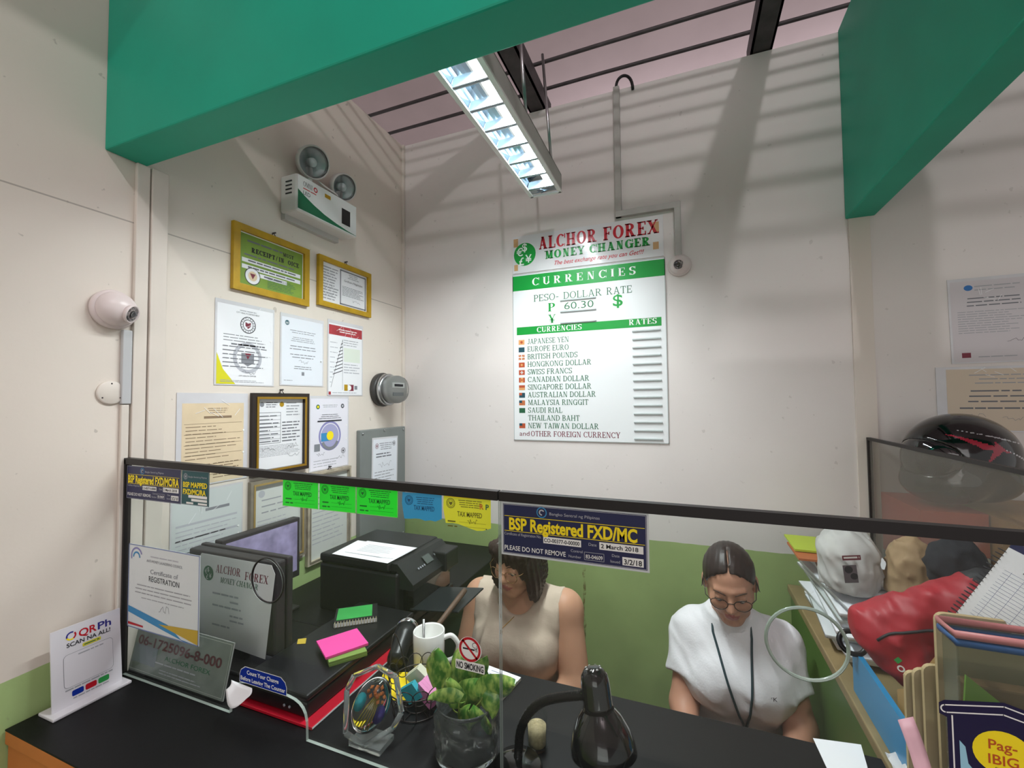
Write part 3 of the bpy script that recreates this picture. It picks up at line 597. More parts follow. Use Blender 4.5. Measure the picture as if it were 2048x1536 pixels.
s = Sheet(.185, .3, SLEEVE, .001); d_box(s, .008, .004, .178, .292); s.build('document', on_left(1.567, 1.14, .023, -.02), 'narrow sleeved permit taped on the grey breaker box', 'document')
# kilowatt meter
k = empty('electric_meter', (XW, 1.67, 1.66), 'round electricity meter with a glass dome on the left wall', 'electric meter')
MX = lambda y, z: T((XW, y, z), 0, math.pi/2, 0)
MB().lathe([(.076, 0), (.078, .018), (.07, .03)], mat('dark_socket', '#3c3b39', .4), 36, MX(1.66, 1.655)).build('socket', k)
MB().lathe([(.0725, .028), (.0725, .05), (.066, .054)], STEEL, 36, MX(1.66, 1.655)).build('locking_ring', k)
m = MB(); m.lathe([(.058, .05), (.058, .09), (0, .091)], mat('meter_face', '#b9b9b6', .4), 30, MX(1.66, 1.655)); m.box((XW+.093, 1.66, 1.672), (.004, .07, .022), WPRINT); m.box((XW+.095, 1.66, 1.672), (.004, .05, .01), INK); m.box((XW+.093, 1.66, 1.635), (.004, .06, .014), mat('meter_plate', '#8f9496', .4)); m.build('register', k)
MB().lathe([(.064, .05), (.063, .1), (.055, .118), (.03, .126), (0, .127)], mat('meter_glass', '#eef2f2', .05, trans=1, ior=1.2), 36, MX(1.66, 1.655)).build('glass_dome', k)

# ------------------------------------------------------------------ emergency light
def emergency_light():
    e = empty('emergency_light', (XW, 1.25, 2.24), 'twin headed white emergency light high on the left wall', 'emergency light')
    y0, y1, z0, z1, dp = 1.105, 1.40, 2.262, 2.392, .085
    MB().box2((XW+.006, y0, z0), (XW+dp, y1, z1), WPLAST, bev=.008).build('housing', e)
    MB().box2((XW, y0+.01, z0-.02), (XW+.02, y1-.03, z1-.02), mat('grey_bracket', '#b9b6b2', .5)).build('wall_bracket', e)
    s = Sheet(y1-y0-.008, z1-z0-.008, mat('label_film', '#e7ecec', .3), .0006); w, h = s.w, s.h
    s.poly([(0, .002), (w, .002), (w*.93, .006), (.2*w, h*.35), (.02, h*.72), (0, h*.78)], mat('band_green', '#0e6a45', .35)) if False else None
    G = mat('band_green', '#0e6a45', .35); pts = [(0, .58*h), (.03, .46*h), (.07, .33*h), (.12, .21*h), (.18, .12*h), (.24, .06*h), (w, .035*h), (w, .004), (0, .004)]
    for i in range(len(pts)-3): a, b = pts[i], pts[i+1]; s.poly([(a[0], .003), (b[0], .003), b, a], G)
    s.serif('OMNI', .022, h-.032, .017, INK, 2, 'l', .04, T_=.13); s.ring(.077, h-.024, .009, .004, REDP, 2); s.fine(.022, h-.044, .08, h-.036, 1, REDP, 2, .5, ragged=0); s.text('LED', .022, h-.062, .014, INK, 2)
    s.rect(w*.72, h*.22, w*.88, h*.72, mat('window_black', '#15181a', .2), 2); s.rect(w*.42, h-.03, w*.52, h-.016, OCHRE, 2)
    s.build('front_label', on_left(y0+.004, z0+.004, dp), parent=e)
    m = MB()
    for i in range(4): m.box((XW+.048, y0-.0005, z1-.025-i*.014), (.028, .003, .004), INK)
    m.build('vents', e)
    for (yy, zz, r, tl) in ((1.195, 2.478, .058, .35), (1.345, 2.455, .052, .25)):
        L = MB(); MM = T((XW+.055, yy, zz), 0, math.radians(112), -tl)
        L.lathe([(.012, -.045), (r*.7, -.03), (r*.98, 0), (r*1.02, .022), (r*.95, .03), (r*.9, .026)], mat('lamp_shell', '#cfcdc9', .3), 32, MM, cap=False)
        hd = L.build('lamp_head', e)
        MB().lathe([(.01, -.02), (r*.5, -.006), (r*.88, .02)], mat('bright_reflector', '#e6ecee', .22, .45), 28, MM, cap=False, flute=lambda q, z: .03*math.cos(q*10)).build('reflector', hd)
        MB().lathe([(.016, -.012), (.016, .012), (0, .018)], mat('bulb_glass', '#e9f0f4', .1, coat=.5), 14, MM).build('bulb', hd)
        MB().lathe([(r*.92, .024), (r*.5, .032), (0, .034)], CLEAR, 28, MM).build('lens', hd)
        MB().tube([(XW+.045, yy, zz-.02), (XW+.045, yy, z1-.004)], .012, WPLAST, 12).build('neck', hd)
    MB().tube(bez((XW+.05, 1.22, 2.43), (XW+.09, 1.26, 2.385), (XW+.09, 1.29, 2.40), (XW+.05, 1.33, 2.41), 12), .003, WPLAST, 6).build('cable', e)
emergency_light()

# ------------------------------------------------------------------ dome cameras, raceways, cover plate
def dome_camera(label, M, R, look):
    o = M.to_translation(); c = empty('dome_camera', o, label, 'camera'); PK = mat('camera_shell', '#ded2d0', .3)
    MB().lathe([(R*1.02, 0), (R*1.05, R*.2), (R*.98, R*.36), (R*.82, R*.45)], PK, 40, M).build('mount_ring', c)
    b = MB(); b.lathe([(R*.92*math.cos(t), R*.35+R*.82*math.sin(t)) for t in [math.pi/2*i/12 for i in range(13)]], PK, 40, M); b = b.build('ball', c)
    L = M @ Matrix.Translation((0, 0, R*.4)) @ Vector(look).to_track_quat('Z', 'Y').to_matrix().to_4x4()
    MB().lathe([(R*.46, R*.6), (R*.5, R*.76), (R*.47, R*.84), (R*.42, R*.8)], PK, 30, L).build('eye_ring', c)
    MB().lathe([(R*.44, R*.7), (R*.42, R*.8), (0, R*.8)], BLACKG, 30, L).build('lens_window', c)
    m = MB(); m.lathe([(R*.2, R*.79), (R*.19, R*.86), (R*.13, R*.83), (0, R*.85)], mat('lens_black', '#0a0c10', .05, coat=1), 24, L)
    for i in range(12): a = 2*math.pi*i/12; m.lathe([(R*.035, R*.8), (0, R*.82)], GREY, 6, L @ Matrix.Translation((R*.32*math.cos(a), R*.32*math.sin(a), 0)))
    m.build('lens', c)
dome_camera('white dome camera on the left wall above a grey raceway', T((XW, .635, 1.832), 0, math.pi/2, 0), .046, (.32, .5, .8))
dome_camera('small white dome camera beside the rate board on the back wall', T((-.006, YB, 2.125), math.pi/2, 0, 0), .042, (-.12, -.25, 1))
RW = mat('raceway_grey', '#bfc1c3', .4)
m = MB(); m.box2((XW, .654, 1.60), (XW+.012, .674, 1.785), RW, bev=.002)
tag(m.build('cable_raceway'), 'short grey cable raceway hanging below the left wall dome camera', 'cable raceway')
tag(MB().box2((XW, .655, ZC), (XW+.009, .672, 1.598), TRIM, bev=.002).build('cable_raceway'), 'long cream raceway running down to the counter beside the wall trim', 'cable raceway')
c = empty('cover_plate', (XW, .64, 1.632), 'round cream blanking plate with three screws on the left wall', 'cover plate')
MB().lathe([(.029, 0), (.029, .004), (.026, .006), (0, .006)], TRIM, 36, MX(.636, 1.628)).build('plate', c)
for a in (90, 215, 325): MB().lathe([(.003, .005), (0, .008)], RUST, 8, MX(.636+.022*math.cos(math.radians(a)), 1.628+.022*math.sin(math.radians(a)))).build('screw', c)
RW2 = mat('raceway_drab', '#b2b0ab', .45, noise=.1, scale=15); r = empty('cable_conduit', (-.235, YB, 2.9), 'grey surface conduit stepping down the back wall to the small dome camera', 'conduit')
MB().box2((-.249, YB-.02, 2.352), (-.224, YB, 2.905), RW2, bev=.002).build('upper_run', r)
MB().box2((-.249, YB-.0205, 2.352), (.003, YB, 2.377), RW2, bev=.002).build('cross_run', r)
MB().box2((-.022, YB-.02, 2.158), (.003, YB, 2.377), RW2, bev=.002).build('lower_run', r)
MB().tube(bez((-.237, YB-.01, 2.9), (-.24, YB-.01, 2.965), (-.17, YB-.012, 2.965), (-.17, YB-.008, 2.88)), .006, BLACK, 8).build('cable', r)

# ------------------------------------------------------------------ fluorescent fixture
def fixture():
    z0, z1, x0, x1, y0, y1 = 2.40, 2.468, -.547, -.422, .72, 1.612
    f = empty('fluorescent_fixture', ((x0+x1)/2, (y0+y1)/2, z1), 'long fluorescent fixture with mirror louvre hanging over the booth', 'ceiling lamp')
    BODY = mat('fixture_body', '#a9a8a2', .45, noise=.12, scale=12); MIR = mat('mirror_louvre', '#8b9dab', .18, 1)
    m = MB(); m.box2((x0, y0, z1-.003), (x1, y1, z1), BODY); m.box2((x0, y0, z0), (x0+.003, y1, z1), BODY); m.box2((x1-.003, y0, z0), (x1, y1, z1), BODY); m.box2((x0, y1-.003, z0+.012), (x1, y1, z1), BODY); m.box2((x0, y0, z0+.012), (x1, y0+.003, z1), BODY)
    m.build('housing', f)
    m = MB(); m.box2((x0-.003, y0, z0-.003), (x0+.012, y1, z0+.004), WPLAST, bev=.001); m.box2((x1-.012, y0, z0-.003), (x1+.003, y1, z0+.004), WPLAST, bev=.001); m.box2((x0, y1-.01, z0-.003), (x1, y1+.003, z0+.004), WPLAST, bev=.001); m.build('rim', f)
    m = MB()
    for (a, b) in ((x0+.006, 1), (x1-.006, -1)):
        P = [(a+b*.045*(1-math.cos(t)), z0+.055*math.sin(t)) for t in [math.pi/2*i/6 for i in range(7)]]
        for i in range(6): m.add([(P[i][0], y0, P[i][1]), (P[i][0], y1-.05, P[i][1]), (P[i+1][0], y1-.05, P[i+1][1]), (P[i+1][0], y0, P[i+1][1])], [(0, 1, 2, 3)], MIR, True)
    m.build('reflector', f)
    n = 9
    for i in range(n):
        y = y0+.05+i*(y1-y0-.11)/(n-1); b = MB()
        b.prism([(x0+.006, 0), (x1-.006, 0), (x1-.014, .03), (x0+.014, .03)], -.0012, .0012, mat('louvre_blade', '#aebac2', .25, .6), Matrix(((1, 0, 0, 0), (0, 0, 1, y), (0, 1, 0, z0), (0, 0, 0, 1))))
        b.box((( x0+x1)/2, y, z0+.001), (x1-x0-.012, .012, .002), mat('louvre_blade')); b.build('louvre_blade', f)
    t = MB(); tx = (x0+x1)/2+.018; t.tube([(tx, y0+.02, z0+.04), (tx, y1-.055, z0+.04)], .013, mat('lit_tube', '#f4fbff', .3, emit=9), 14); t.build('tube', f)
    for yy in (y1-.045, y0+.012): MB().box((tx, yy, z0+.038), (.032, .02, .04), WPLAST, bev=.004).build('lampholder', f)
    cr = MB(); rnd = random.Random(4)
    for i in range(9): a = Vector((x0+.02+rnd.random()*.085, y1-.03+rnd.random()*.02, z0+.004)); b = a+Vector((rnd.uniform(-.03, .03), rnd.uniform(-.012, .012), rnd.uniform(.004, .02))); cr.add([a, b, a+Vector((.018, .008, .008))], [(0, 1, 2)], MIR)
    cr.build('crumpled_foil', f)
    for y in (1.23, 1.5): MB().tube([(-.43, y, z1), (-.47, y+.04, 2.905)], .0055, STEEL, 8).build('hanger_rod', f)

    l = bpy.data.lights.new('tube_light', 'AREA'); l.shape = 'RECTANGLE'; l.size = .8; l.size_y = .03; l.energy = 25; l.color = (.95, 1, 1); l.spread = math.radians(155)
    o = bpy.data.objects.new('tube_light', l); COL.objects.link(o); o.location = (tx, (y0+y1)/2-.01, z0+.026); o.rotation_euler = (0, 0, math.pi/2)
fixture()

# ------------------------------------------------------------------ papers on the wall to the right of the booth
def d_r1(s, x0, y0, x1, y1):
    s.rect(x0, y0, x1, y1, mat('grey_page', '#cdc8cc', .5)); s.disc(x0+.045, y1-.022, .011, mat('blue_emblem', '#2f72b8', .5), 2, .009); s.fine(x0+.06, y1-.035, x1-.03, y1-.012, 2, GREY, 2, .3); s.fine(x0+.035, y1-.085, x1-.03, y1-.05, 3, INK, 2, .35, 'c', .1)
    s.fine(x0+.015, y0+.09, x1-.012, y1-.095, 10, GREY, 2, .35); s.scribble(x1-.07, y0+.06, .05, .012, INK); s.rect(x0+.02, y0+.014, x0+.042, y0+.03, MAROON, 2); s.fine(x0+.06, y0+.012, x1-.03, y0+.02, 1, GREY, 2)
sleeve('upper sleeved letter with a blue emblem on the right hand wall', .806, 1.02, 1.704, 1.978, d_r1, .006, .01, wall=on_back, roll=.01)
def d_r2(s, x0, y0, x1, y1):
    s.rect(x0+.02, y0, x1, y1, mat('beige_page', '#d3c4b0', .4)); s.fine(x0+.07, y1-.05, x1-.01, y1-.012, 3, GREY, 2, .3, 'c', .5); s.fine(x0+.06, y1-.11, x1-.01, y1-.06, 3, INK, 2, .32, 'c', .2); s.fine(x0+.05, y1-.13, x1-.002, y1-.118, 1, INK, 2, .5, ragged=0); s.scribble(x0+.06, y0+.04, .05, .014, GREY); s.scribble(x0+.15, y0+.03, .05, .014, GREY)
sleeve('lower sleeved beige certificate above the helmet', .764, 1.04, 1.488, 1.694, d_r2, .006, .008, wall=on_back)
# ------------------------------------------------------------------ stickers and papers on the counter glass
def bsp(label, x0, z0, w, h, big):
    s = Sheet(w, h, mat('sticker_film', '#cfd6da', .15, coat=.5) if big else NAVY, .0004, step=.0002); e = .003 if big else 0
    s.rect(e, e, w-e, h-e, NAVY, 1); s.outline(e+.0008, e+.0008, w-e-.0008, h-e-.0008, .0006, LGREY, 2)
    s.ring(w*.3, h*.855, h*.1, h*.02, BLUEP, 3); s.ring(w*.3, h*.855, h*.055, h*.025, LGREY, 3, 30, 280); s.text('Bangko Sentral ng Pilipinas', w*.355, h*.82, h*.055, LGREY, 3, 'l', w*.34)
    s.rect(w*.025, h*.735, w*.975, h*.745, YELP, 3); s.rect(w*.025, h*.455, w*.975, h*.465, YELP, 3)
    s.text('BSP Registered FXD/MC' if big else 'BSP Registered FXD/MC/RA', w*.06 if big else w*.03, h*.49, h*.228, YELP, 4, 'l', w*.87 if big else w*.94, bold=.035)
    s.text('Certificate of Registration No.', w*.025, h*.38, h*.055, LGREY, 3, 'l', w*.27); s.rect(w*.31, h*.3, w*.57, h*.42, WPRINT, 3); s.text('CO-00377-0-00000', w*.315, h*.325, h*.07, INK, 4, 'l', w*.245, bold=.02)
    s.text('Date', w*.62, h*.345, h*.055, LGREY, 3); s.rect(w*.69, h*.3, w*.965, h*.43, WPRINT, 3); s.text('2 March 2018', w*.7, h*.33, h*.075, INK, 4, 'l', w*.235, bold=.02)
    s.text('PLEASE DO NOT REMOVE', w*.025, h*.1, h*.09, WPRINT, 3, 'l', w*.44, bold=.01); s.text('Control', w*.5, h*.2, h*.05, LGREY, 3); s.text('Number', w*.485, h*.1, h*.05, LGREY, 3); s.outline(w*.59, h*.09, w*.72, h*.23, .0006, LGREY, 3); s.text('83-04609', w*.6, h*.12, h*.07, WPRINT, 4, 'l', w*.11, bold=.01)
    s.text('Date', w*.77, h*.2, h*.05, LGREY, 3); s.text('Issued', w*.76, h*.1, h*.05, LGREY, 3); s.rect(w*.835, h*.08, w*.965, h*.22, WPRINT, 3); s.text('3/2/18', w*.845, h*.1, h*.09, INK, 4, 'l', w*.11, bold=.02)
    s.build('registration_sticker', on_glass(x0, z0), label, 'sticker')
bsp('large navy sticker with yellow lettering above the woman in beige', -.283, 1.35, .231, .085, True)
bsp('navy sticker with yellow lettering in the top left corner of the glass', -1.29, 1.368, .205, .08, False)
s = Sheet(.094, .078, mat('teal_sticker', '#14545a', .3), .0004, step=.0002); w, h = s.w, s.h
s.outline(.001, .001, w-.001, h-.001, .0006, LGREY, 2); s.seal(.014, h-.014, .007, LGREY); s.text('Bangko Sentral ng Pilipinas', .024, h-.016, .004, LGREY, 2, 'l', .062); s.text('BSP MAPPED', .006, h-.038, .012, YELP, 3, 'l', .082, bold=.035); s.text('FXD/MC/RA', .006, h-.054, .012, YELP, 3, 'l', .078, bold=.035)
for a in ((.025, .0165, .088, .0225), (.035, .009, .088, .0145), (.018, .0025, .042, .0065), (.058, .0025, .088, .0065)): s.rect(*a, WPRINT, 2)
s.build('registration_sticker', on_glass(-1.083, 1.369), 'small teal sticker beside the corner navy sticker', 'sticker')
def tax(label, x0, z0, w, h, colr, colid, ink, group, torn=False, roll=0, marks=True):
    body = mat(colid, colr, .35, coat=.2); poly = None
    if torn:
        rnd = random.Random(int(w*1e5)); poly = [(w, h), (0.0, h*.98), (-.001, h*.6)]
        k = 7
        for i in range(k): poly.append((w*i/k*.9+(.006 if i else .004), rnd.uniform(.0, .09)*h+(.16*h*(1-i/k) if torn == 'l' else .04*h)))
        poly.append((w, .01))
    s = Sheet(w, h, body, .0004, poly=poly[::-1] if False else poly, step=.0002); I = mat(ink[0], ink[1], .5)
    s.seal(.014, h-.014, .0085, I); s.fine(.028, h-.02, w-.014, h-.006, 4, I, 2, .4, 'c', .25); s.text('TAX MAPPED', w*.56, h*.42, .0085, I, 2, 'c', w*.52, bold=.012)
    if marks: s.fine(.008, .004, w*.3, .02, 2, I, 2, .35, ragged=.2); s.rect(w*.34, .0155, w*.9, .0158, I, 2); s.rect(w*.34, .0085, w*.9, .0088, I, 2); s.scribble(w*.52, h*.22, .018, .01, I, .0006)
    if torn == 'l': s.rect(0.004, h-.004, w, h-.0005, YELP, 1); s.text('R', w-.02, h-.02, .009, mat('orange_print', '#d0752a', .5), 3, bold=.02); s.text('P', w-.009, h-.02, .009, DKGREEN, 3, bold=.02); s.disc(w-.008, .008, .001, INK, 3)
    if not torn: s.outline(0, 0, w, h, .0012, mat('lime_edge', '#7cf06a', .4), 1)
    s.build('tax_sticker', on_glass(x0, z0, .0005, roll), label, 'sticker', group)
NG = ('dark_green_ink', '#0f7a2a'); GRP = 'tax stickers along the top of the glass'
tax('leftmost neon green sticker on the glass', -.767, 1.39, .094, .055, '#1cff34', 'neon_green', NG, GRP); tax('middle neon green sticker with a dark signature', -.67, 1.39, .089, .054, '#1cff34', 'neon_green', NG, GRP); tax('rightmost neon green sticker, beside the blue one', -.579, 1.39, .093, .053, '#1cff34', 'neon_green', NG, GRP)
tax('torn blue sticker on the glass', -.476, 1.386, .081, .052, '#36a2d6', 'sky_sticker', ('deep_blue_ink', '#1c5a86'), GRP, 'b', marks=False); tax('crumpled yellow sticker on the glass', -.391, 1.379, .089, .06, '#ecf23c', 'lemon_sticker', ('olive_ink', '#6b6a22'), GRP, 'l')
# no smoking sticker
s = Sheet(.056, .056, None, .0004, step=.0002); s.disc(.028, .0355, .0215, WPRINT, 0, .0205); s.ring(.028, .0355, .02, .004, REDP, 2); s.rrect(.001, 0, .055, .0155, .002, WPRINT, 0)
s.rect(.015, .0345, .037, .0372, INK, 1); s.ring(.037, .0435, .0045, .0009, INK, 1, 60, 300); s.ring(.0385, .0405, .0035, .0009, INK, 1, -120, 60); s.line([(.0415, .0335), (.0405, .0395)], .0009, INK, 1); s.line([(.0395, .0335), (.0388, .038)], .0009, INK, 1)
s.line([(.015, .0485), (.041, .0225)], .0034, REDP, 2); s.text('NO SMOKING', .003, .0025, .0105, INK, 2, 'l', .05, bold=.03)
s.build('no_smoking_sticker', on_glass(-.37, 1.1505), 'no smoking sticker with a red ring above the pothos plant', 'sticker')
# house shaped sticker lower right
s = Sheet(.12, .11, None, .0004, step=.0002); P = mat('deep_navy', '#15103f', .3); LB = mat('pale_blue_print', '#9fd3ea', .4); OUT = [(.006, .0), (.006, .075), (-.001, .078), (-.001, .09), (.004, .094), (.056, .103), (.12, .086), (.12, 0)]
s.poly(OUT[::-1], P, 0); W = WPRINT
s.line([(.0105, 0), (.0105, .078)], .0014, W); s.line([(.006, .0805), (.055, .0895), (.12, .0735)], .0014, W); s.line([(.004, .0885), (.056, .0985), (.12, .0815)], .0014, W); s.ring(.0048, .0845, .0047, .0014, W, 1, 90, 270)
s.disc(.053, .047, .026, YELP, 1, .024); s.text('Pag-', .053, .05, .011, mat('orange_red_print', '#c2561c', .4), 2, 'c', bold=.012); s.text('IBIG', .053, .034, .011, mat('orange_red_print'), 2, 'c', bold=.012); s.text('FUND', .053, .027, .004, INK, 2, 'c')
s.poly([(.016, .0), (.016, .052), (.021, .046), (.023, .028), (.029, .02), (.031, .0)], LB, 1); s.poly([(.033, 0), (.035, .02), (.043, .008), (.043, 0)], LB, 1); s.disc(.084, .063, .012, LB, 2, .009); s.line([(.071, .066), (.083, .054)], .0016, INK, 3)
s.build('house_sticker', on_glass(.268, 1.155), 'navy house shaped sticker with a yellow disc at the lower right of the glass', 'sticker')
# blue reminder sticker over the pay slot
s = Sheet(.134, .034, None, .0004, step=.0002); B2 = mat('royal_blue', '#10309a', .3); s.poly([(0, 0), (.134, 0), (.134, .016), (.13, .026), (.118, .034), (.016, .034), (.004, .026), (0, .016)], WPRINT, 0); s.poly([(.0012, .0012), (.1328, .0012), (.1328, .016), (.129, .025), (.117, .0328), (.017, .0328), (.005, .025), (.0012, .016)], B2, 1)
s.text('Count Your Change', .067, .0195, .0085, WPRINT, 2, 'c', .09, bold=.02); s.text('Before Leaving The Counter', .067, .0055, .0085, WPRINT, 2, 'c', .126, bold=.02)
s.build('reminder_sticker', on_glass(-.885, 1.0145), 'blue reminder sticker over the arched pay slot', 'sticker')
# registration certificate on the glass
def cert():
    w, h = .257, .197; s = Sheet(w, h, mat('pale_cert', '#dfe6e8', .35), .001); cx = w*.52
    s.ring(.03, h-.028, .022, .004, mat('lilac_print', '#8e8cc0', .6), 2, 20, 200); s.ring(.03, h-.03, .014, .004, BLUEP, 2, 0, 180); s.fine(cx-.05, h-.026, cx+.05, h-.018, 1, LGREY, 2, .4, 'c', 0); s.text("ANTI-MONEY LAUNDERING COUNCIL", cx, h-.036, .0065, GREY, 2, 'c', .13)
    s.text('Certificate of', cx, h-.062, .011, GREY, 2, 'c', .1); s.text('REGISTRATION', cx, h-.08, .013, INK, 2, 'c', .11); s.fine(.018, h-.115, w-.015, h-.088, 3, GREY, 2, .3, 'c', .15); s.fine(.05, h-.125, w-.05, h-.118, 1, GREY, 2, .3, 'c', .1); s.scribble(cx-.015, .05, .035, .02, GREY)
    s.poly([(.002, .05), (.002, .035), (.14, .012), (w-.04, 0), (w-.002, 0), (w-.06, .004), (.15, .028)], BLUEP, 2); s.poly([(w-.09, .028), (w-.14, .024), (w-.002, .002), (w-.002, .034)], mat('gold_print', '#c9a93a', .5), 3); s.poly([(.002, .012), (.06, .01), (.06, .006), (.002, .006)], REDP, 2)
    s.outline(0, 0, w, h, .0018, mat('frame_blue', '#6d7fb0', .4), 4)
    s.build('registration_certificate', on_glass(-1.266, 1.064, .004), 'white registration certificate with blue and gold ribbon fixed to the left glass pane', 'certificate')
cert()
# stamped metal plate standing behind the glass
def plate():
    w, h = .345, .116; G2 = mat('metal_plate', '#838b87', .4, .25, noise=.2, scale=20); E2 = mat('embossed_red', '#5c3438', .5); s = Sheet(w, h, G2, .003, edge=mat('plate_edge', '#c4c8c4', .3, .5))
    s.outline(.004, .004, w-.004, h-.004, .0012, mat('plate_edge'), 1); s.rect(.06, h-.022, .085, h-.008, mat('plate_edge'), 2); s.rect(.066, h-.022, .074, h-.008, GREY, 3); s.text('06-1725096-8-000', .02, h-.056, .021, E2, 3, 'l', .3, bold=.02); s.text('ALCHOR FOREX', .13, h-.075, .01, DKGREEN, 3, 'l', .16); s.fine(.1, .028, .25, .036, 1, GREY, 2)
    s.rect(.012, .02, .1, .06, mat('plate_photo', '#767e86', .5), 2); s.fine(.12, .01, .3, .022, 2, GREY, 2)
    c, q = math.cos(.22), math.sin(.22)
    s.build('number_plate', frame((-1.302, .684, .945), (1, 0, 0), (0, q, c), (0, -c, q)), 'grey embossed number plate leaning behind the left glass pane', 'number plate')
plate()
tag(MB().box2((-1.30, .681, ZC), (-.962, .70, ZC+.006), BLACK, bev=.002).build('plate_tray'), 'thin black tray under the grey number plate', 'tray')
# letter torn scrap in slot
m = MB(); m.grid(lambda u, v: ((-.912+.062*u+.006*math.sin(3*v), .668-.012*v-.012*math.sin(math.pi*u)*v, 1.01-.034*v*(math.sin(math.pi*(.12+.76*u)))-.003*u)), 12, 6, WHITE, .0006)
tag(m.build('paper_scrap'), 'curled white paper scrap stuck under the blue reminder sticker', 'paper')
# QR stand in front of the glass
def qr_stand():
    y0, y1, z0, z1, X = .524, .648, .952, 1.118, -1.262
    q = empty('payment_stand', (X, .586, ZC), 'white payment code stand leaning by the left wall in front of the glass', 'sign stand')
    AC = mat('stand_acrylic', '#e6e4ea', .2, coat=.4); MB().box2((X-.028, y0-.008, ZC), (X+.03, y1+.008, ZC+.007), AC, bev=.002).build('base', q)
    w, h = y1-y0, z1-z0; s = Sheet(w, h, AC, .003); PUR = mat('indigo_print', '#33308a', .4)
    s.ring(.034, h-.021, .009, .003, PUR, 2, 60, 200); s.ring(.034, h-.021, .009, .003, YELP, 2, 200, 300); s.ring(.034, h-.021, .009, .003, REDP, 2, 300, 400); s.text('QR', .047, h-.03, .016, REDP, 2, 'l', .032, bold=.02); s.text('Ph', .081, h-.03, .016, PUR, 2, 'l', .025, bold=.02); s.text('SCAN NA ALL!', .026, h-.0435, .009, INK, 2, 'l', .078, bold=.02)
    s.rrect(.053, h-.054, .086, h-.0465, .002, mat('soft_yellow', '#d8cf3a', .5), 2); s.fine(.056, h-.053, .083, h-.0475, 1, DKGREEN, 3, .5, ragged=0)
    s.rrect(.02, h-.128, .108, h-.058, .008, GREY, 2); s.rrect(.0206, h-.1274, .1074, h-.0586, .0076, AC, 3); s.fine(.045, h-.068, .09, h-.063, 1, GREY, 4, .6, ragged=0)
    s.fine(.022, h-.135, .106, h-.13, 1, GREY, 2, .7, ragged=0); s.rrect(.033, h-.149, .053, h-.137, .003, B2, 2); s.rrect(.056, h-.149, .076, h-.137, .003, REDP, 2); s.rrect(.079, h-.149, .099, h-.137, .003, mat('leaf_print', '#2f9c4c', .4), 2); s.fine(.035, h-.156, .098, h-.151, 1, GREY, 2, .6, ragged=0)
    s.build('display_panel', frame((X+.004, y0, z0-.006), (0, 1, 0), (-.1, 0, .995), (.995, 0, .1)), parent=q)
qr_stand()
